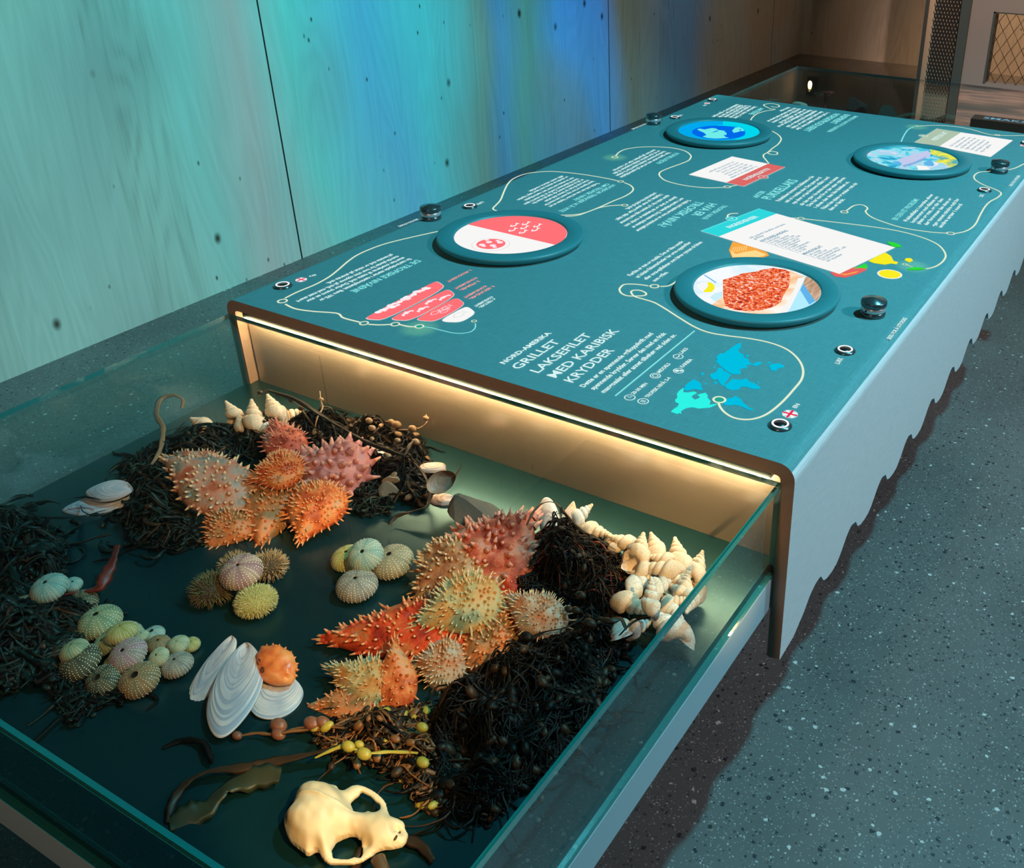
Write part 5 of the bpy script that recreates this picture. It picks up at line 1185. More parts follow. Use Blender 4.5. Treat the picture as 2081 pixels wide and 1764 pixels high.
# ---- clam shells
M_clam = mat('clam_white_lilac', (0.58, 0.57, 0.62), 0.45, noise_=(30, [(0.3, (0.34, 0.38, 0.48)), (0.5, (0.58, 0.57, 0.62)), (0.7, (0.74, 0.66, 0.64))], (1, 1, 1)), spec=0.5)
M_clamp = mat('clam_cream_pink', (0.74, 0.60, 0.52), 0.45, noise_=(40, [(0.3, (0.48, 0.30, 0.26)), (0.45, (0.74, 0.60, 0.52)), (0.7, (0.82, 0.74, 0.66))]))
M_clams = mat('clam_grey_ring', (0.38, 0.42, 0.52), 0.45)
M_clamps = mat('clam_tan_ring', (0.56, 0.38, 0.32), 0.45)
M_clamd = mat('clam_inside_brown', (0.26, 0.16, 0.11), 0.4)
def clam(u, v, bu, bv, wpx, label, lift=0.0, dome=0.30, tilt=(0, 0), m=None, pointed=0.0, inside=None, flip=False, group=None, name='clam_shell', ridges=26):
    """(u,v) hinge end, (bu,bv) far end"""
    a = hold(u, v, lift + .006); b = hold(bu, bv, lift + .006); ax = Vector((b.x - a.x, b.y - a.y, 0)); Lh = ax.length / 2; yaw = math.atan2(ax.y, ax.x); Wh = wpx * .5 * mpp(a)
    mb = MB(); na, nr = 60, 40; vs = []; fs = []
    def sf(i, j, inner):
        t = j / nr; a_ = 2 * PI * i / na
        # rings grow out of the hinge point
        e = Vector((math.cos(a_), math.sin(a_)))
        wx = e.y * (1 - pointed * max(0, e.x) ** 2) * (1 - .22 * max(0, -e.x) ** 2)
        x = -Lh + (e.x + 1) * Lh * t; y = wx * Wh * t * (1 - .0)
        rho = Vector((x / Lh, y / Wh)).length
        hgt = dome * Wh * (1.35 * (1 - t ** 2.2)) ** 0.8 * (t ** .35 if t > 0 else 0) * 1.2
        rg = 0.026 * Wh * math.sin(t * ridges * .62 * 2 * PI) * t + 0.02 * Wh * noise.noise(Vector((t * 9, a_ * .6, Lh * 90)))
        return Vector((x, y, max(0, hgt + rg) + (0 if not inner else -0.0016) + 0.0018))
    for inner in (0, 1):
        for j in range(nr + 1):
            for i in range(na): vs.append(sf(i, j, inner))
    o1 = (nr + 1) * na
    for j in range(nr):
        for i in range(na):
            k = (i + 1) % na
            fs.append((j * na + i, (j + 1) * na + i, (j + 1) * na + k, j * na + k))
    mb.add(vs[:o1], fs, 0, True)
    for j in range(nr):
        if noise.noise(Vector((j * .83, u * .1, 0))) > .12 and j > 4:
            for i in range(na): mb.m[j * na + i] = 2
    mb.add(vs[o1:], [f[::-1] for f in fs], 1, True)
    b0_ = len(mb.v) - 2 * o1
    mb.f += [(b0_ + nr * na + i, b0_ + o1 + nr * na + i, b0_ + o1 + nr * na + (i + 1) % na, b0_ + nr * na + (i + 1) % na) for i in range(na)]
    mb.m += [0] * na; mb.sm += [True] * na
    o = mb.build(name, [m or M_clam, inside or m or M_clam, M_clams if m is None else M_clamps])
    c = hold((u + bu) / 2, (v + bv) / 2, lift + .008); o.location = (c.x, c.y, FL + lift + 0.0005)
    cx_ = Vector((RX.x, RX.y, 0)).normalized(); cy_ = Vector((-RZ.x, -RZ.y, 0)).normalized()
    up = (Vector((0, 0, 1)) + cy_ * tilt[0] + cx_ * tilt[1]).normalized(); q = Vector((0, 0, 1)).rotation_difference(up)
    if flip: q = q @ Matrix.Rotation(PI, 3, ax.normalized()).to_quaternion(); o.location.z += dome * Wh
    o.rotation_mode = 'QUATERNION'; o.rotation_quaternion = q @ Matrix.Rotation(yaw, 3, 'Z').to_quaternion()
    return tag(o, label, 'sea shell', group)
clam(487, 1303, 364, 1425, 62, 'long narrow white clam shell pointing to the lower left', .004, .30, (.25, -.25), pointed=.35)
clam(572, 1366, 548, 1452, 100, 'round white clam shell under the orange crab shell', .0, .22, (.0, .1))
clam(508, 1312, 446, 1478, 100, 'large white oval clam shell in front of the orange crab shell', .012, .30, (.12, -.1), pointed=.25)
clam(268, 990, 172, 992, 54, 'upper half of the pale blue clam pair by the left glass', .020, .5, (.3, .0), pointed=.4)
clam(266, 1012, 124, 1028, 60, 'lower half of the pale blue clam pair by the left glass', .0, .5, (.1, .0), pointed=.4)
clam(905, 950, 845, 942, 42, 'ribbed pink clam shell behind the open mussel at the rear right', .012, .5, (-.2, .0), M_clamp)
clam(925, 1012, 872, 1006, 34, 'striped clam shell under the open one at the rear right', .0, .5, (.2, .0), M_clamp)
clam(925, 968, 868, 990, 44, 'open clam shell showing its hollow inside, rear right', .030, .5, (.9, .3), M_clamp, inside=M_clamd, flip=True)
clam(1122, 1085, 1112, 1022, 44, 'upright white clam shell left of the black weed arch', .012, .5, (.9, .0), M_clamp)
clam(1145, 1078, 1165, 1026, 34, 'white clam shell standing right of the upright one', .008, .4, (.9, .2), M_clamp, pointed=.6)
whelk(1178, 1048, 1200, 1036, 56, 2, 'white whelk with red specks beside the standing clams', WG, .012, .3)
whelk(1205, 1078, 1235, 1085, 62, 0, 'speckled cream whelk between the clams and the whelk heap', WG, .004, .0)
clam(755, 905, 800, 930, 20, 'small shell fragment among the rear black seaweed', .02, .5, (.2, 0), M_clamp)

# ---- small brown crab shell on the clam shells
M_bcr = mat('brown_crab_orange', (0.72, 0.20, 0.06), 0.35, noise_=(60, [(0.3, (0.45, 0.08, 0.03)), (0.5, (0.74, 0.20, 0.05)), (0.7, (0.80, 0.34, 0.12))]), bump=.2, bscale=120)
def brown_crab():
    mb = MB(); c = hold(558, 1336, .034); Lh = 54 * mpp(c); Wh = 36 * mpp(c)
    def fn(p):
        s = 1 + .10 * noise.noise(p * 3.1) + .04 * math.sin(9 * math.atan2(p.y, p.x)) * max(0, p.y)
        return Vector((p.x * s, p.y * s * (1 - .25 * p.x * p.x), p.z * s if p.z > 0 else p.z * .25))
    mb.ellipsoid((0, 0, 0), (Lh, Wh, Wh * .62), nu=40, nv=20, fn=fn)
    for k in range(9):
        a = PI * (.12 + .76 * k / 8); mb.cone((Lh * math.cos(a) * .97, Wh * math.sin(a) * .97, .001), (math.cos(a) * .0022, math.sin(a) * .0022, .0005), .0018, 6)
    root = mb.build('brown_crab_shell', M_bcr)
    a = hold(518, 1305, .02); b = hold(598, 1375, .02)
    root.location = (c.x, c.y, FL + .022); root.rotation_mode = 'QUATERNION'
    cy_ = Vector((-RZ.x, -RZ.y, 0)).normalized(); up = (Vector((0, 0, 1)) + cy_ * .45).normalized()
    root.rotation_quaternion = Vector((0, 0, 1)).rotation_difference(up) @ Matrix.Rotation(math.atan2(b.y - a.y, b.x - a.x), 3, 'Z').to_quaternion()
    tag(root, 'shiny orange brown-crab shell resting on the white clam shells', 'crab shell')
    for x, y in ((-.45, -.50), (-.10, -.66)):
        e = MB(); e.lathe([(.0, .0), (.0030, .0), (.0034, .0008), (.0026, .0014), (.0016, .0004), (0, .0002)], n=16); q = e.build('eye_socket', mat('dark_socket', (.08, .02, .01), .4), root)
        q.location = (x * Lh, y * Wh, Wh * .42); q.rotation_euler = (0.75, -.3, 0)
brown_crab()
# ---- stones
def stone(u, v, r, label, seed, lift=0.0, cols=((.05, .045, .04), (.20, .17, .13)), sc=(1, .8, .9), ang=True):
    rr = random.Random(seed); bm = bmesh.new(); bmesh.ops.create_icosphere(bm, subdivisions=3, radius=1)
    pl = [(Vector([rr.gauss(0, 1) for _ in range(3)]).normalized(), rr.uniform(.45, .85)) for _ in range(16)]
    for q in bm.verts:
        for n_, d_ in pl:
            k = q.co.dot(n_)
            if k > d_: q.co -= n_ * (k - d_)
    me = bpy.data.meshes.new('stone'); bm.to_mesh(me); bm.free()
    m = mat('stone_mat_%s' % seed, cols[0], .7, noise_=(70, [(.35, cols[0]), (.65, cols[1])]), bump=.4, bscale=200); me.materials.append(m)
    p = hold(u, v, lift + .012); R_ = r * mpp(p); o = bpy.data.objects.new('stone', me); link(o)
    z = lift + R_ * sc[2] * .70; p = hold(u, v, z); o.location = (p.x, p.y, FL + z); o.scale = [R_ * s * 1.25 for s in sc]; o.rotation_euler = (0, 0, rr.uniform(0, 3))
    return tag(o, label, 'stone')
stone(968, 1050, 50, 'dark angular stone behind the front crab pile', 4, .0, sc=(1, .9, 1.1))
stone(798, 975, 20, 'small tan stone beside the rear black seaweed', 9, .006, cols=((.22, .17, .12), (.42, .34, .25)))
stone(790, 1000, 24, 'dark round stone under the rear seaweed end', 12, .0)

def inside(p, poly):
    r = False; n = len(poly)
    for i in range(n):
        a, b = poly[i], poly[(i + 1) % n]
        if (a[1] > p[1]) != (b[1] > p[1]) and p[0] < (b[0] - a[0]) * (p[1] - a[1]) / (b[1] - a[1]) + a[0]: r = not r
    return r
def edge_dist(p, poly):
    d = 1e9; P_ = Vector(p)
    for i in range(len(poly)):
        a, b = Vector(poly[i]), Vector(poly[(i + 1) % len(poly)]); ab = b - a; t = max(0, min(1, (P_ - a).dot(ab) / max(1e-12, ab.dot(ab)))); d = min(d, (P_ - a - ab * t).length)
    return d
# ---- skull
M_nas = mat('bone_hollow', (.10, .035, .015), .8)
def skull():
    s = 1 / 6.937; px2 = lambda a, b, h: hold(550 + a * s, 1550 + b * s, h)
    zm = .016
    O_ = [(145, 650), (150, 560), (235, 500), (300, 400), (330, 250), (390, 185), (480, 140), (650, 128), (850, 132), (905, 150), (930, 205), (985, 215), (1050, 180), (1110, 145), (1200, 130), (1320, 165), (1440, 230), (1540, 310), (1600, 390), (1625, 500), (1660, 590),
          (1750, 620), (1850, 660), (1868, 700), (1865, 745), (1912, 820), (1905, 900), (1860, 985), (1810, 1015), (1700, 1040), (1560, 1050), (1470, 1075), (1380, 1140), (1250, 1220), (1120, 1255), (950, 1255), (790, 1255), (720, 1215), (670, 1150), (640, 1085), (600, 1070),
          (555, 1095), (510, 1130), (455, 1130), (420, 1085), (335, 1025), (230, 940), (175, 830), (150, 740)]
    H1 = [(1090, 385), (1160, 320), (1215, 285), (1240, 235), (1300, 262), (1380, 300), (1425, 360), (1480, 395), (1510, 435), (1500, 490), (1440, 535), (1380, 520), (1345, 500), (1290, 540), (1210, 545), (1145, 525), (1120, 460)]
    H2 = [(820, 1050), (870, 970), (890, 935), (1000, 885), (1090, 855), (1155, 860), (1200, 900), (1240, 920), (1245, 1000), (1255, 1110), (1225, 1160), (1130, 1150), (1050, 1182), (950, 1175), (845, 1165)]
    env = [(100, 380), (300, 470), (480, 520), (700, 480), (880, 370), (1000, 250), (1100, 165), (1200, 165), (1320, 230), (1450, 280), (1700, 300), (2000, 260)]
    A = Vector((300, 610)); B = Vector((1800, 865)); AB = (B - A).normalized(); NN = Vector((-AB.y, AB.x))
    O2 = rnd(O_, 1); kpx = mpp(px2(900, 700, .03)) * s
    crest = [(300, 420), (450, 435), (640, 480), (850, 565), (1050, 600), (1210, 600), (1340, 500)]
    cre2 = [(900, 905), (1060, 860), (1160, 800)]
    def seg_d(p, pl):
        d = 1e9
        for (a, b) in zip(pl, pl[1:]):
            a = Vector(a); e = Vector(b) - a; t = max(0, min(1, (p - a).dot(e) / e.dot(e))); d = min(d, (p - a - e * t).length)
        return d
    def height(x, y):
        p = Vector((x, y)); d = min(edge_dist((x, y), O2), edge_dist((x, y), H1), edge_dist((x, y), H2))
        q = p - A; al = q.dot(AB) + 300; sd = abs(q.dot(NN)); e = env[-1][1]
        for (x0, e0), (x1, e1) in zip(env, env[1:]):
            if x0 <= al <= x1: e = e0 + (e1 - e0) * (al - x0) / (x1 - x0)
        body = max(0, min(1, (e - sd) / 110 + .5)); body = body * body * (3 - 2 * body)
        R1 = 400 if al < 1000 else 300
        hb = math.sqrt(max(0, 2 * min(d, R1) * R1 - min(d, R1) ** 2)) * (1.10 if al < 1000 else 1.10 - .25 * min(1, (al - 1000) / 300)); ha = math.sqrt(max(0, 2 * min(d, 70) * 70 - min(d, 70) ** 2)) + .25 * d
        hh = (hb * body * .92 + ha * (1 - body)) * kpx
        return max(.0008, hh), body
    st = 14; idx = {}; vs = []; fs = []; g = {}
    for i in range(8, 140):
        for j in range(6, 94):
            x, y = i * st, j * st
            if inside((x, y), O2) and not inside((x, y), H1) and not inside((x, y), H2): g[(i, j)] = height(x, y)
    for _ in range(34):                # soften the medial creases
        g2 = {}
        for (i, j), (hh, bd) in g.items():
            nb = [g[q][0] for q in ((i - 1, j), (i + 1, j), (i, j - 1), (i, j + 1)) if q in g]
            g2[(i, j)] = (hh if len(nb) < 4 else hh * .35 + .65 * sum(nb) / 4, bd)
        g = g2
    def detail(x, y, hh, body):
        p = Vector((x, y))
        hh += .0016 * math.exp(-(seg_d(p, crest) / 20) ** 2) + .0010 * math.exp(-(seg_d(p, cre2) / 20) ** 2)
        hh += .0010 * noise.noise(Vector((x / 130, y / 130, 0)))* body
        for (cx_, cy_, r_, dp) in ((1760, 830, 85, .009), (1330, 1000, 70, .006)): hh -= dp * math.exp(-((x - cx_) ** 2 + (y - cy_) ** 2) / r_ ** 2)
        hh += .0045 * math.exp(-((x - 1755) ** 2 + (y - 870) ** 2) / 26 ** 2)
        return max(.0008, hh)
    g = {k_: (detail(k_[0] * st, k_[1] * st, h_, b_), b_) for k_, (h_, b_) in g.items()}
    def vert(i, j, tp):
        k = (i, j, tp)
        if k not in idx:
            if (i, j) in g: hh, bd = g[(i, j)]
            else: hh, bd = .0005, 0
            idx[k] = len(vs); z = zm + hh if tp else zm - hh * (.30 if bd > .5 else .75)
            c = px2(i * st, j * st, zm + .5 * (z - zm) if 0 else zm + .012); vs.append(Vector((c.x, c.y, FL + z)))
        return idx[k]
    cells = {(i, j) for i, j in g if (i + 1, j) in g and (i, j + 1) in g and (i + 1, j + 1) in g}
    for i, j in cells:
        q = [(i, j), (i + 1, j), (i + 1, j + 1), (i, j + 1)]
        fs.append([vert(a, b, 1) for a, b in q]); fs.append([vert(a, b, 0) for a, b in q][::-1])
        for (n_, a, b) in (((i, j - 1), q[0], q[1]), ((i + 1, j), q[1], q[2]), ((i, j + 1), q[2], q[3]), ((i - 1, j), q[3], q[0])):
            if n_ not in cells: fs.append([vert(*a, 1), vert(*a, 0), vert(*b, 0), vert(*b, 1)])
    me = bpy.data.meshes.new('animal_skull'); me.from_pydata(vs, [], fs); bm = bmesh.new(); bm.from_mesh(me); bmesh.ops.recalc_face_normals(bm, faces=bm.faces); bm.to_mesh(me); bm.free()
    tmp = bpy.data.objects.new('tmp', me); link(tmp)
    md = tmp.modifiers.new('r', 'REMESH'); md.mode = 'VOXEL'; md.voxel_size = 0.0008
    sm = tmp.modifiers.new('s', 'SMOOTH'); sm.factor = 0.5; sm.iterations = 4
    dg = bpy.context.evaluated_depsgraph_get(); me = bpy.data.meshes.new_from_object(tmp.evaluated_get(dg)); bpy.data.objects.remove(tmp)
    me.materials.clear(); me.materials.append(mat('old_bone', (.80, .66, .44), .5, noise_=(16, [(.35, (.78, .58, .34)), (.65, (.92, .74, .48))]), bump=.12, bscale=90))
    zmin = min(v_.co.z for v_ in me.vertices); dz = FL + 0.0006 - zmin
    c = px2(900, 720, zm + .012); c.z = FL
    for v_ in me.vertices: v_.co = v_.co - c; v_.co.z += dz
    for p in me.polygons: p.use_smooth = True
    root = bpy.data.objects.new('animal_skull', me); link(root); root.location = c
    tag(root, 'cream otter-like animal skull lying at the front of the drawer, snout to the right', 'skull')
    for a, b, rx, ry in ((1782, 815, 20, 42), (1738, 925, 22, 46)):
        pos = px2(a, b, .030) - c; hit, loc, n_, ix = root.ray_cast(Vector((pos.x, pos.y, .2)), Vector((0, 0, -1)))
        e = MB(); e.ellipsoid((0, 0, 0), (rx * kpx, ry * kpx, 14 * kpx), nu=16, nv=10); o = e.build('nasal_opening', M_nas, root); o.rotation_euler = (0, 0, math.atan2((px2(1760, 860, 0) - px2(600, 640, 0)).y, (px2(1760, 860, 0) - px2(600, 640, 0)).x))
        o.location = (loc - Vector((0, 0, 6 * kpx))) if hit else pos
skull()

# ---- seaweed
M_wk = mat('weed_black', (0.004, 0.0035, 0.003), 0.5, spec=0.18); M_wb = mat('weed_dark_brown', (0.034, 0.019, 0.010), 0.45, spec=0.28)
M_wg = mat('weed_bottle_green', (0.006, 0.018, 0.015), 0.45, spec=0.3); M_wr = mat('weed_red', (0.16, 0.022, 0.015), 0.45, spec=0.4)
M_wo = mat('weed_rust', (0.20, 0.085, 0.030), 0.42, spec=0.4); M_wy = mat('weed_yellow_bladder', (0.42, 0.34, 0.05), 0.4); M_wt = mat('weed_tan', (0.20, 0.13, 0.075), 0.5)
def tangle(poly_px, n, hmax, seed, mats, weights, wid, seg, nseg, label, hz=0.3, bl=0.15, br=0.004, bmats=None, curl=0.6, strap=0.0):
    rr = random.Random(seed); poly = [tuple(hold(u, v, hmax * hz)[:2]) for u, v in poly_px]
    xs = [p[0] for p in poly]; ys = [p[1] for p in poly]; c = (sum(xs) / len(xs), sum(ys) / len(ys)); dm = 0.035
    root = empty('seaweed_clump', (c[0], c[1], FL), label, 'seaweed')
    mb = MB(); bb = MB(); k = 0
    def cap_h(p): return hmax * min(1.0, (edge_dist(p, poly) / dm) ** .7) * (.72 + 1.1 * noise.noise(Vector((p[0] * 22, p[1] * 22, seed)))) if inside(p, poly) else 0.006
    while k < n:
        p = (rr.uniform(min(xs), max(xs)), rr.uniform(min(ys), max(ys)))
        if not inside(p, poly) or not (.018 < p[0] < .969 and -.668 < p[1] < -.006): continue
        k += 1; z = cap_h(p) * math.sqrt(rr.random()); a = rr.uniform(0, 2 * PI); el = rr.uniform(-.2, .45); P_ = Vector((p[0], p[1], max(.002, z)))
        esc = rr.random() < .11; da = rr.uniform(-curl, curl); pts = [P_.copy()]
        for s in range(nseg):
            a += da + rr.uniform(-.35, .35); el += rr.uniform(-.5, .5); el = max(-.9, min(.9, el))
            Q = P_ + Vector((math.cos(a) * math.cos(el), math.sin(a) * math.cos(el), math.sin(el))) * seg * rr.uniform(.7, 1.2)
            hc = cap_h((Q.x, Q.y))
            if not inside((Q.x, Q.y), poly) and not esc: a += PI * .6; Q = P_ + (Q - P_) * .45
            Q.x = max(.016, min(.971, Q.x)); Q.y = max(-.670, min(-.004, Q.y)); Q.z = max(.0018, min(Q.z, hc + .006)); P_ = Q; pts.append(P_.copy())
        pts = curve(pts, 3); m_ = rr.choices(range(len(mats)), weights)[0]; w0 = wid * rr.uniform(.6, 1.3)
        # twisting flat blade
        vs = []; L_ = len(pts); tw = rr.uniform(0, PI); tr = rr.uniform(-.35, .35)
        for i, q in enumerate(pts):
            t = (pts[min(i + 1, L_ - 1)] - pts[max(i - 1, 0)]).normalized(); s1 = t.orthogonal().normalized(); s2 = t.cross(s1); tw += tr
            s = s1 * math.cos(tw) + s2 * math.sin(tw); n2 = t.cross(s); w_ = w0 * (0.35 + 0.65 * math.sin(PI * (i + .4) / L_)) / 2; th = w_ * .30 + .0002
            for e in ((1, 0), (0, 1), (-1, 0), (0, -1)): vs.append(q - Vector((c[0], c[1], 0)) + s * w_ * e[0] + n2 * th * e[1])
        fs = [(i * 4 + j, i * 4 + (j + 1) % 4, (i + 1) * 4 + (j + 1) % 4, (i + 1) * 4 + j) for i in range(L_ - 1) for j in range(4)]
        mb.add(vs, fs, m_, True)
        while rr.random() < bl and bl > 0:
            i = rr.randrange(2, L_ - 1); q = pts[i] - Vector((c[0], c[1], 0)); t = (pts[i + 1] - pts[i - 1]).normalized()
            Mq = t.to_track_quat('X', 'Z').to_matrix(); r_ = br * rr.uniform(.6, 1.3); q.z = max(q.z, r_ * .6)
            bb.ellipsoid(q, (r_ * 1.5, r_, r_ * .85), M=Mq, nu=10, nv=7, mi=rr.randrange(len(bmats or mats)))
    f = mb.build('fronds', mats, root); f['kind'] = 'stuff'
    if bb.v: g = bb.build('air_bladders', bmats or mats, root); g['kind'] = 'stuff'
    return root
tangle([(235, 945), (300, 905), (370, 880), (470, 865), (560, 868), (620, 870), (600, 905), (470, 925), (360, 945), (350, 985), (380, 1040), (405, 1095), (330, 1110), (265, 1090), (245, 1040), (262, 985)], 620, .040, 1, [M_wk, M_wg, M_wb], (6, 5, 1), .0062, .011, 7,
       'tangled dark green seaweed left of the rear crab pile', bl=.12, br=.0035)
tangle([(440, 895), (540, 850), (640, 845), (700, 850), (745, 850), (800, 860), (850, 885), (870, 930), (880, 985), (845, 1020), (800, 985), (765, 965), (735, 905), (640, 885), (560, 890)], 620, .046, 2, [M_wk, M_wb, M_wk], (5, 2, 3), .0052, .014, 7,
       'black seaweed draped along the back behind the rear crab pile', bl=.30, br=.0042, bmats=[M_wb, M_wt, M_wk])
tangle([(700, 985), (760, 960), (800, 1000), (790, 1040), (740, 1050), (700, 1030)], 160, .016, 21, [M_wk, M_wg], (3, 2), .0040, .010, 6, 'low dark weed on the floor right of the lilac crab shell', bl=.05)
tangle([(1082, 1080), (1110, 1068), (1160, 1068), (1205, 1085), (1245, 1108), (1290, 1140), (1288, 1180), (1262, 1230), (1235, 1262), (1180, 1240), (1120, 1210), (1060, 1215), (1040, 1180), (1075, 1130)], 900, .050, 3, [M_wk, M_wb, M_wr], (8, 3, 1), .0032, .010, 7,
       'big ball of black and red-tinged seaweed left of the whelk heap', bl=.16, br=.0036, bmats=[M_wb, M_wk])
tangle([(1180, 1235), (1262, 1238), (1275, 1290), (1250, 1330), (1230, 1390), (1215, 1440), (1180, 1495), (1130, 1545), (1060, 1590), (1000, 1650), (930, 1640), (880, 1590), (860, 1500), (880, 1440), (960, 1370), (1010, 1330), (1060, 1290), (1130, 1290)], 1500, .050, 4, [M_wk, M_wb, M_wk], (9, 1.2, 4), .0040, .012, 7,
       'wide black seaweed mass along the right glass in front of the whelks', bl=.22, br=.0046, bmats=[M_wk, M_wb])
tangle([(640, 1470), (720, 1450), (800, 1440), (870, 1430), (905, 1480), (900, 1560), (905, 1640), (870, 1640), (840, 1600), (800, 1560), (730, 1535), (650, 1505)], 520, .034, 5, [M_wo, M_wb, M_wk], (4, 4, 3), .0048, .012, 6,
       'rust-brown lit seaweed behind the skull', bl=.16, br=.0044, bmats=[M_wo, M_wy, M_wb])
tangle([(0, 1035), (50, 1040), (95, 1060), (130, 1110), (125, 1165), (60, 1180), (90, 1230), (175, 1205), (185, 1250), (160, 1300), (120, 1330), (110, 1390), (60, 1370), (0, 1400), (-60, 1390), (-90, 1200), (-60, 1060)], 1000, .040, 6, [M_wg, M_wk, M_wb], (8, 4, .6), .0085, .012, 7,
       'dark green seaweed mass at the left glass around the urchin shells', bl=.10, br=.004)
tangle([(95, 1385), (160, 1395), (300, 1405), (250, 1425), (180, 1450), (150, 1480), (120, 1440)], 110, .008, 7, [M_wg, M_wk], (3, 2), .0045, .010, 6, 'thin scattered weed in front of the left urchin heap', bl=.05)
def frond(pts, w_, m, label, name='seaweed_frond', flat_=.28, bladders=(), taper=True, mb_m=None):
    P_ = [hold(u, v, h) for u, v, h in pts]; c = Vector(P_[0]); c.z = FL
    pp = curve([p - c for p in P_], 8); n = len(pp)
    rad = [w_ / 2 * ((0.30 + 0.70 * math.sin(PI * (i + .5) / n) ** .5) if taper else 1) for i in range(n)]
    mb = MB(); vs = []; fs = []
    for i, q in enumerate(pp):
        t = (pp[min(i + 1, n - 1)] - pp[max(i - 1, 0)]).normalized(); s = t.cross(Vector((0, 0, 1))); s = s.normalized() if s.length > 1e-4 else Vector((1, 0, 0))
        s = (s * math.cos(.25 * math.sin(i * .22)) + t.cross(s) * math.sin(.6 * math.sin(i * .22))).normalized(); n2 = t.cross(s)
        for k in range(6): a = 2 * PI * k / 6; vs.append(q + s * math.cos(a) * rad[i] * (1 + .12 * math.sin(i * 1.3)) + n2 * math.sin(a) * rad[i] * flat_)
    for i in range(n - 1):
        for k in range(6): j = (k + 1) % 6; fs.append((i * 6 + k, i * 6 + j, (i + 1) * 6 + j, (i + 1) * 6 + k))
    mb.add(vs, fs, 0, True)
    root = mb.build(name, m, None, c); tag(root, label, 'seaweed')
    for u, v, h, r_ in bladders:
        e = MB(); e.ellipsoid((0, 0, 0), (r_ * 1.35, r_, r_ * .9), nu=12, nv=8); o = e.build('air_bladder', mb_m or m, root); o.location = hold(u, v, h) - c
    return root
frond([(303, 950, .020), (325, 915, .028), (331, 870, .036), (318, 843, .042), (326, 813, .048), (350, 803, .052), (372, 812, .052), (369, 830, .048)], .0085, M_wt, 'curled brown kelp ribbon rising by the left glass')
frond([(545, 793, .050), (600, 812, .054), (650, 842, .054), (710, 878, .052), (760, 905, .046), (830, 930, .040)], .0085, M_wk, 'broad black strap of kelp across the rear black seaweed')
frond([(520, 808, .040), (545, 793, .044), (575, 805, .046), (605, 822, .046), (625, 850, .042), (650, 880, .036)], .0035, M_wb, 'thin bladdered strand arching over the rear whelks', bladders=((529, 798, .042, .0040), (566, 803, .046, .0036), (592, 814, .046, .0040), (612, 830, .045, .0040)))
frond([(650, 795, .060), (652, 815, .056), (655, 830, .05), (645, 848, .044), (640, 870, .036)], .0030, M_wt, 'short upright brown sprig above the rear seaweed', bladders=((653, 812, .056, .0035), (654, 826, .050, .0030)))
frond([(866, 842, .060), (868, 856, .058), (856, 868, .052), (840, 872, .048), (812, 874, .044), (790, 880, .040)], .0028, M_wt, 'hooked bladdered strand at the right end of the rear seaweed', bladders=((866, 850, .060, .0042), (838, 871, .048, .0055), (806, 863, .046, .0062), (795, 858, .046, .0050), (750, 855, .044, .0050), (756, 870, .044, .0050), (845, 898, .040, .0052), (808, 895, .040, .0040)), mb_m=M_wt)
frond([(790, 1066, .004), (805, 1050, .008), (835, 1040, .014), (866, 1028, .020), (874, 1000, .024), (862, 965, .030), (840, 940, .036)], .0065, M_wb, 'brown ribbon hanging over the rear right clam shells')
frond([(1070, 1068, .050), (1084, 1040, .054), (1102, 1023, .056), (1128, 1022, .056), (1150, 1046, .052), (1172, 1070, .050), (1205, 1090, .048), (1252, 1118, .040)], .0042, M_wb, 'thin strand arching over the standing clam shells')
frond([(1094, 1108, .050), (1110, 1086, .056), (1140, 1076, .058), (1180, 1090, .056), (1205, 1105, .052)], .0026, M_wk, 'fine black arc on top of the seaweed ball')
frond([(238, 1108, .040), (232, 1130, .036), (222, 1155, .030), (205, 1188, .024), (180, 1200, .018), (130, 1208, .016)], .0150, M_wr, 'red-brown kelp blade sticking up behind the left urchin heap')
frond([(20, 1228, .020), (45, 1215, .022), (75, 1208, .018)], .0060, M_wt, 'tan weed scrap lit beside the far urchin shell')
frond([(342, 1672, .002), (352, 1630, .004), (380, 1590, .008), (430, 1566, .010), (500, 1560, .010), (560, 1548, .010), (640, 1530, .014), (700, 1515, .020), (760, 1520, .020)], .0110, M_wb, 'long brown kelp stem reaching left from the lit seaweed')
frond([(345, 1675, .002), (380, 1660, .003), (420, 1640, .004), (460, 1600, .006), (520, 1580, .008), (570, 1575, .010)], .0300, mat('weed_olive_blade', (0.030, 0.036, 0.018), .45), 'broad olive kelp blade lying left of the skull', flat_=.07)
frond([(330, 1520, .002), (370, 1505, .003), (412, 1508, .006), (425, 1530, .008), (432, 1552, .006)], .0070, M_wk, 'short dark kelp tip above the olive blade')
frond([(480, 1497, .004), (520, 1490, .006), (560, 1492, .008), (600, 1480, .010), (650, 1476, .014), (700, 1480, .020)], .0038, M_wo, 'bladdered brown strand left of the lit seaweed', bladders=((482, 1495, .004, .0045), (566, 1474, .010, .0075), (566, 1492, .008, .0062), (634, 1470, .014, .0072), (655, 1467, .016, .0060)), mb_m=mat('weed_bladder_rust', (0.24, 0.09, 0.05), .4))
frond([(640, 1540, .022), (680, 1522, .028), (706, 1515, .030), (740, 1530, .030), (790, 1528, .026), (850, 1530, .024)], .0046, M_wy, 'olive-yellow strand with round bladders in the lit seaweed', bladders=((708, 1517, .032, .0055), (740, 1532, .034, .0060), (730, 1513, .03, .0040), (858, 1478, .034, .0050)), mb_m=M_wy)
frond([(718, 1790, .002), (728, 1745, .004), (760, 1712, .006), (800, 1700, .006), (850, 1716, .006), (880, 1750, .004)], .0120, M_wb, 'brown kelp strap curving under the skull snout')
frond([(1258, 1292, .040), (1290, 1262, .044), (1330, 1250, .050), (1345, 1232, .058)], .0026, M_wk, 'thin black stalk lying across the front whelks')
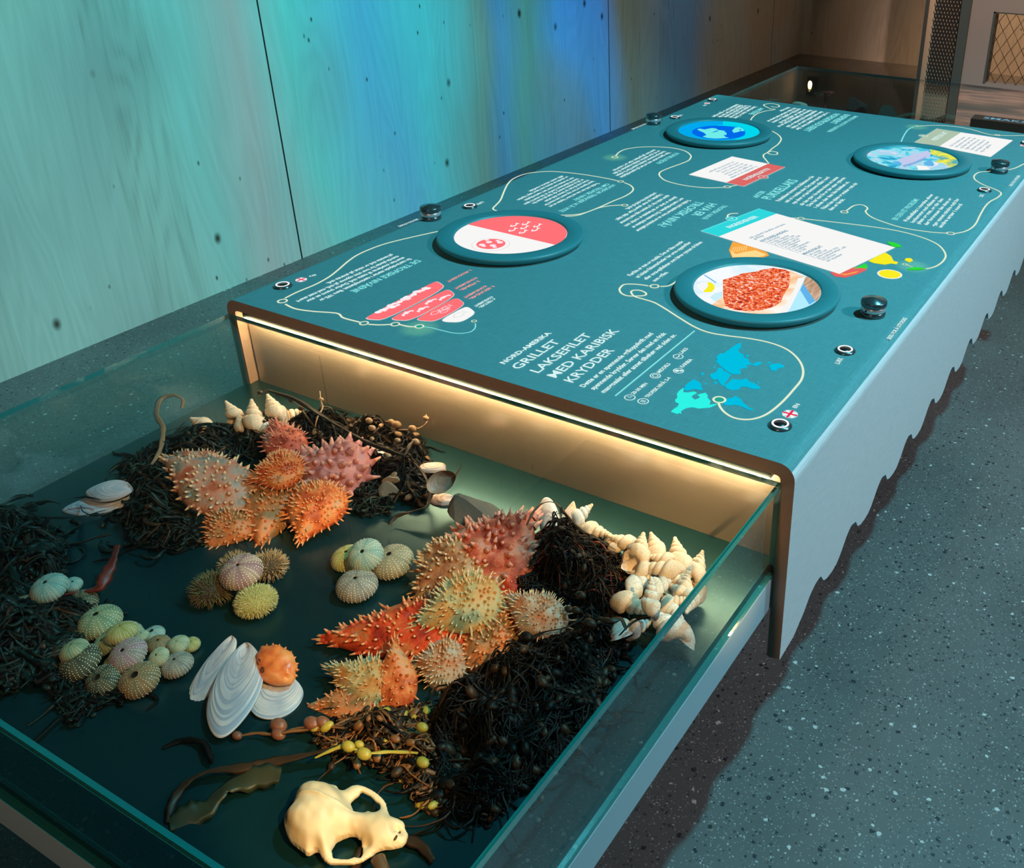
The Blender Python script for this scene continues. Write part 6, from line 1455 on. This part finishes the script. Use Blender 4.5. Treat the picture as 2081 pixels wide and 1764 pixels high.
frond([(1215, 1255, .050), (1240, 1262, .052), (1262, 1258, .050), (1272, 1280, .046)], .0070, M_wb, 'dark kelp piece at the foot of the whelk heap', bladders=((1170, 1240, .052, .0045), (1156, 1238, .052, .0042), (1180, 1210, .05, .0052), (1198, 1267, .05, .0062)))
frond([(60, 1050, .004), (110, 1052, .006), (160, 1050, .006), (215, 1036, .006)], .0040, M_wg, 'thin weed strand lying under the pale blue clam pair')
frond([(150, 1012, .022), (175, 1010, .024), (205, 1016, .022)], .0022, M_wk, 'tiny black sprig on the pale blue clam pair')
frond([(1066, 1330, .045), (1080, 1300, .050), (1105, 1285, .052), (1150, 1275, .052), (1185, 1255, .052)], .0040, M_wk, 'black strand curling at the right of the front crab pile', bladders=((1070, 1294, .052, .0060),))
# metal peg at the front
mb = MB(); mb.lathe([(0, 0), (.0062, 0), (.0064, .001), (.0064, .045), (.0058, .046), (0, .046)], n=28)
pg = mb.build('brass_peg', mat('dull_bronze', (.30, .17, .09), .4, metal=.7)); a = hold(768, 1745, .020); b_ = hold(785, 1790, .020)
pg.rotation_mode = 'QUATERNION'; dd = Vector((b_.x - a.x, b_.y - a.y, -.05 * (b_ - a).length)).normalized(); pg.rotation_quaternion = dd.to_track_quat('Z', 'Y'); pg.location = a
tag(pg, 'dull bronze peg at the front edge of the drawer below the skull', 'peg')

# ================================================================ FAR END OF THE ROOM
far = empty('display_drawer', (0.5, 2.1, 0.0), 'far glass display drawer of coral and dark rocks beyond the teal table', 'display case')
def FP(o): o.parent = far; o.matrix_parent_inverse = Matrix.Translation((-0.5, -2.1, 0)); return o
fy0, fy1 = TL + 0.002, 2.456
FP(pane(GX0, GX1, fy0, fy1, ZT - GT, ZT, 'z').build('glass_top', [M_glass, M_gedge2]))
FP(pane(GX0, GX1, fy1 - GT, fy1, ZB, ZT - GT - .0005, 'y').build('glass_front', [M_glass, M_gedge2]))
FP(pane(GX0, GX0 + GT, fy0, fy1 - GT, ZB, ZT - GT - .0005, 'x').build('glass_side', [M_glass, M_gedge2]))
FP(pane(GX1 - GT, GX1, fy0, fy1 - GT, ZB, ZT - GT - .0005, 'x').build('glass_side', [M_glass, M_gedge2]))
mb = MB(); mb.box(GX0 + GT, GX1 - GT, fy0, fy1 - GT, ZB - .004, ZB); FP(mb.build('display_base', M_casefloor))
mb = MB(); mb.box(GX0 + .004, GX1 - .01, fy0, fy1 - .006, H - .212, ZB - .0045); FP(mb.build('tray', M_tray))
# red coral
mb = MB(); rr = random.Random(5)
def branch(p, d, l, r, k):
    q = p + d * l; mb.tube([p, (p + q) / 2 + Vector([rr.uniform(-.1, .1) * l for _ in range(3)]), q], [r, r * .85, r * .7], n=6)
    if k:
        for _ in range(3): branch(q, (d + Vector([rr.uniform(-.8, .8), rr.uniform(-.8, .8), rr.uniform(-.2, .6)])).normalized(), l * .7, r * .7, k - 1)
branch(Vector((0, 0, 0)), Vector((0, 0, 1)), .028, .004, 3)
o = mb.build('red_coral', mat('coral_red', (.60, .05, .03), .4)); o.location = (0.145, 2.38, FL); o.scale = (1.1, 1.1, 1.1); tag(o, 'small branching red coral in the far glass drawer', 'coral')
def far_stone(x, y, r, lb, sd, cols, sc=(1.3, 1, .8)):
    o = stone(900, 1200, 10, lb, sd, cols=cols); o.location = (x, y, FL + r * sc[2] * .8); o.scale = [r * s for s in sc]
far_stone(.06, 2.36, .022, 'white pebble left of the red coral', 31, ((.5, .4, .3), (.8, .7, .6)))
far_stone(.26, 2.36, .05, 'dark rock right of the red coral in the far drawer', 32, ((.02, .025, .025), (.08, .08, .08)))
far_stone(.38, 2.34, .045, 'greenish dark rock in the middle of the far drawer', 33, ((.03, .04, .035), (.12, .13, .11)))
far_stone(.30, 2.22, .035, 'grey rock in front of the dark rock in the far drawer', 34, ((.05, .05, .05), (.2, .19, .17)))
mb = MB(); mb.tube(curve([Vector(p) for p in ((-.12, 0, .01), (-.05, .02, .03), (.02, 0, .02), (.08, -.02, .045), (.13, 0, .02))], 6), [.008] * 12 + [.012] * 13, n=10)
o = mb.build('driftwood', mat('driftwood_brown', (.20, .13, .08), .7, bump=.4)); o.location = (.52, 2.33, FL + .002); tag(o, 'crooked brown driftwood piece in the far glass drawer', 'driftwood')
mb = MB(); mb.ellipsoid((0, 0, .012), (.035, .026, .016), nu=20, nv=12)
for k in range(26): a = k * 2.4; r_ = .9 * math.sqrt((k + .5) / 26); mb.cone((.033 * r_ * math.cos(a), .024 * r_ * math.sin(a), .012 + .014 * math.sqrt(1 - r_ * r_)), (math.cos(a) * .006, math.sin(a) * .006, .008), .002, 5)
for k in range(5):
    mb.tube(curve([Vector((-.02 + k * .01, .02, .01)), Vector((-.04 + k * .02, .05, .03)), Vector((-.06 + k * .03, .07, .006))], 5), .003, n=6)
o = mb.build('orange_crab', CM['orange']); o.location = (.075, 2.02, FL); tag(o, 'small orange crab at the left of the far glass drawer', 'crab')
# wooden sign bar lying on the far glass
mb = MB(); mb.box(-.16, .16, -.028, .028, 0, .026)
sg = mb.build('sign_bar', mat('dark_walnut', (.085, .035, .022), .45)); sg.location = (.915, 1.905, ZT + .0003); sg.rotation_euler = (0, 0, .03); tag(sg, 'dark wooden bar with blue lettering on the far glass', 'sign')
mb = MB(); v, f = text_mesh('SMAKSPRØVER'); x0 = min(q.x for q in v); x1 = max(q.x for q in v)
mb.add([((q.x - x0) / (x1 - x0) * .26 - .13, q.y / CAP * .022 - .011, .0266) for q in v], f); mb.build('lettering', emis('blue_letters', (.20, .50, .70), .8), sg)
# pillar with expanded metal screen
M_pil = mat('grey_paint', (.30, .30, .29), .6); M_pild = mat('dark_green_grey_paint', (.07, .10, .10), .5); M_cream = mat('cream_paint', (.62, .54, .42), .6)
pil = empty('steel_pillar', (-.08, 4.95, 0), 'grey-green steel pillar faced with expanded metal mesh, far end of room', 'pillar'); pil['kind'] = 'thing'
def PPp(o): o.parent = pil; o.matrix_parent_inverse = Matrix.Translation((.08, -4.95, 0)); return o
mb = MB(); mb.box(-.205, .045, 4.93, 5.10, 0, 2.6); PPp(mb.build('pillar_core', M_cream))
mb = MB(); mb.box(-.207, -.196, 4.885, 4.93, 0, 2.6); mb.box(-.006, .046, 4.885, 4.93, 0, 2.6); PPp(mb.build('frame', M_pild))
mb = MB(); dx, dz = .018, .040
for i in range(11):
    for j in range(40):
        for s in (0, 1):
            x = -.148 + (i + .5 * s) * dx; z = .22 + (j + .5 * s) * dz
            if x > -.008: continue
            vs = []
            for sc_ in (1.0, .68):
                for a, b in ((0, -.5), (.5, 0), (0, .5), (-.5, 0)): vs.append((x + a * dx * sc_, 4.90, z + b * dz * sc_))
            mb.add(vs, [(k, (k + 1) % 4, 4 + (k + 1) % 4, 4 + k) for k in range(4)])
o = mb.build('expanded_metal', mat('mesh_steel', (.05, .04, .035), .5, metal=.3)); PPp(o); sol = o.modifiers.new('t', 'SOLIDIFY'); sol.thickness = .004
# partition with mesh window
def pinkboard():
    m = mat('streaked_board', (.5, .42, .38), .6, noise_=(3.0, [(.40, (.10, .10, .11)), (.47, (.42, .30, .27)), (.54, (.80, .58, .50)), (.62, (.22, .21, .22))], (.5, .5, 8.5)))
    return m
par = empty('mesh_partition', (1.0, 4.95, 0), 'grey partition with wire mesh opening at the far right', 'partition')
def PA(o): o.parent = par; o.matrix_parent_inverse = Matrix.Translation((-1.0, -4.95, 0)); return o
wx0, wz0, wz1 = .171, H - .495, H - .114
mb = MB(); mb.box(.047, wx0, 4.90, 4.98, 0, 1.15); mb.box(wx0, 2.6, 4.90, 4.98, 0, wz0); mb.box(wx0, 2.6, 4.90, 4.98, wz1, 1.15); mb.box(1.3, 2.6, 4.90, 4.98, wz0, wz1); PA(mb.build('board', M_pil))
mb = MB(); mb.box(.047, 2.6, 4.90, 4.98, 1.151, 2.6); PA(mb.build('printed_board', pinkboard()))
mb = MB(); mb.box(wx0, wx0 + .012, 4.895, 4.985, wz0, wz1); mb.box(wx0, 1.3, 4.895, 4.985, wz1 - .006, wz1); PA(mb.build('opening_frame', M_pild))
mb = MB(); st = .058
for k in range(-12, 30):
    for sgn in (1, -1):
        x0_ = wx0 + k * st; pts = []
        a = Vector((x0_, 4.93, wz0)); b_ = Vector((x0_ + sgn * (wz1 - wz0) * .62, 4.93, wz1))
        t0 = 0; t1 = 1
        lo, hi = wx0, 1.3
        dxx = b_.x - a.x
        if dxx > 0: t0 = max(0, (lo - a.x) / dxx); t1 = min(1, (hi - a.x) / dxx)
        else: t0 = max(0, (hi - a.x) / dxx); t1 = min(1, (lo - a.x) / dxx)
        if t1 > t0 + .02: mb.tube([a + (b_ - a) * t0, a + (b_ - a) * t1], .0016, n=5)
PA(mb.build('wire_mesh', M_black))
# small lamp on the far wall; the near glass of the far drawer mirrors it
gp = at(1648, 170, -.027); dr = (gp - CC).normalized(); dr.z = -dr.z; cp = gp + dr * ((6.60 - gp.y) / dr.y)
lamp = empty('wall_lamp', (cp.x, cp.y, cp.z), 'small bright lamp on the far wall, mirrored in the far glass drawer', 'lamp')
mb = MB(); mb.tube([Vector((0, .03, -.05)), Vector((0, .03, .09))], .045, n=24); mb.tube([Vector((0, .03, 0)), Vector((0, .12, 0))], .015, n=12); mb.build('housing', M_black, lamp)
mb = MB(); mb.ellipsoid((0, -.02, 0), (.016, .016, .026), nu=16, nv=8); o = mb.build('bulb', emis('lamp_glow', (1.0, .60, .26), 22), lamp)
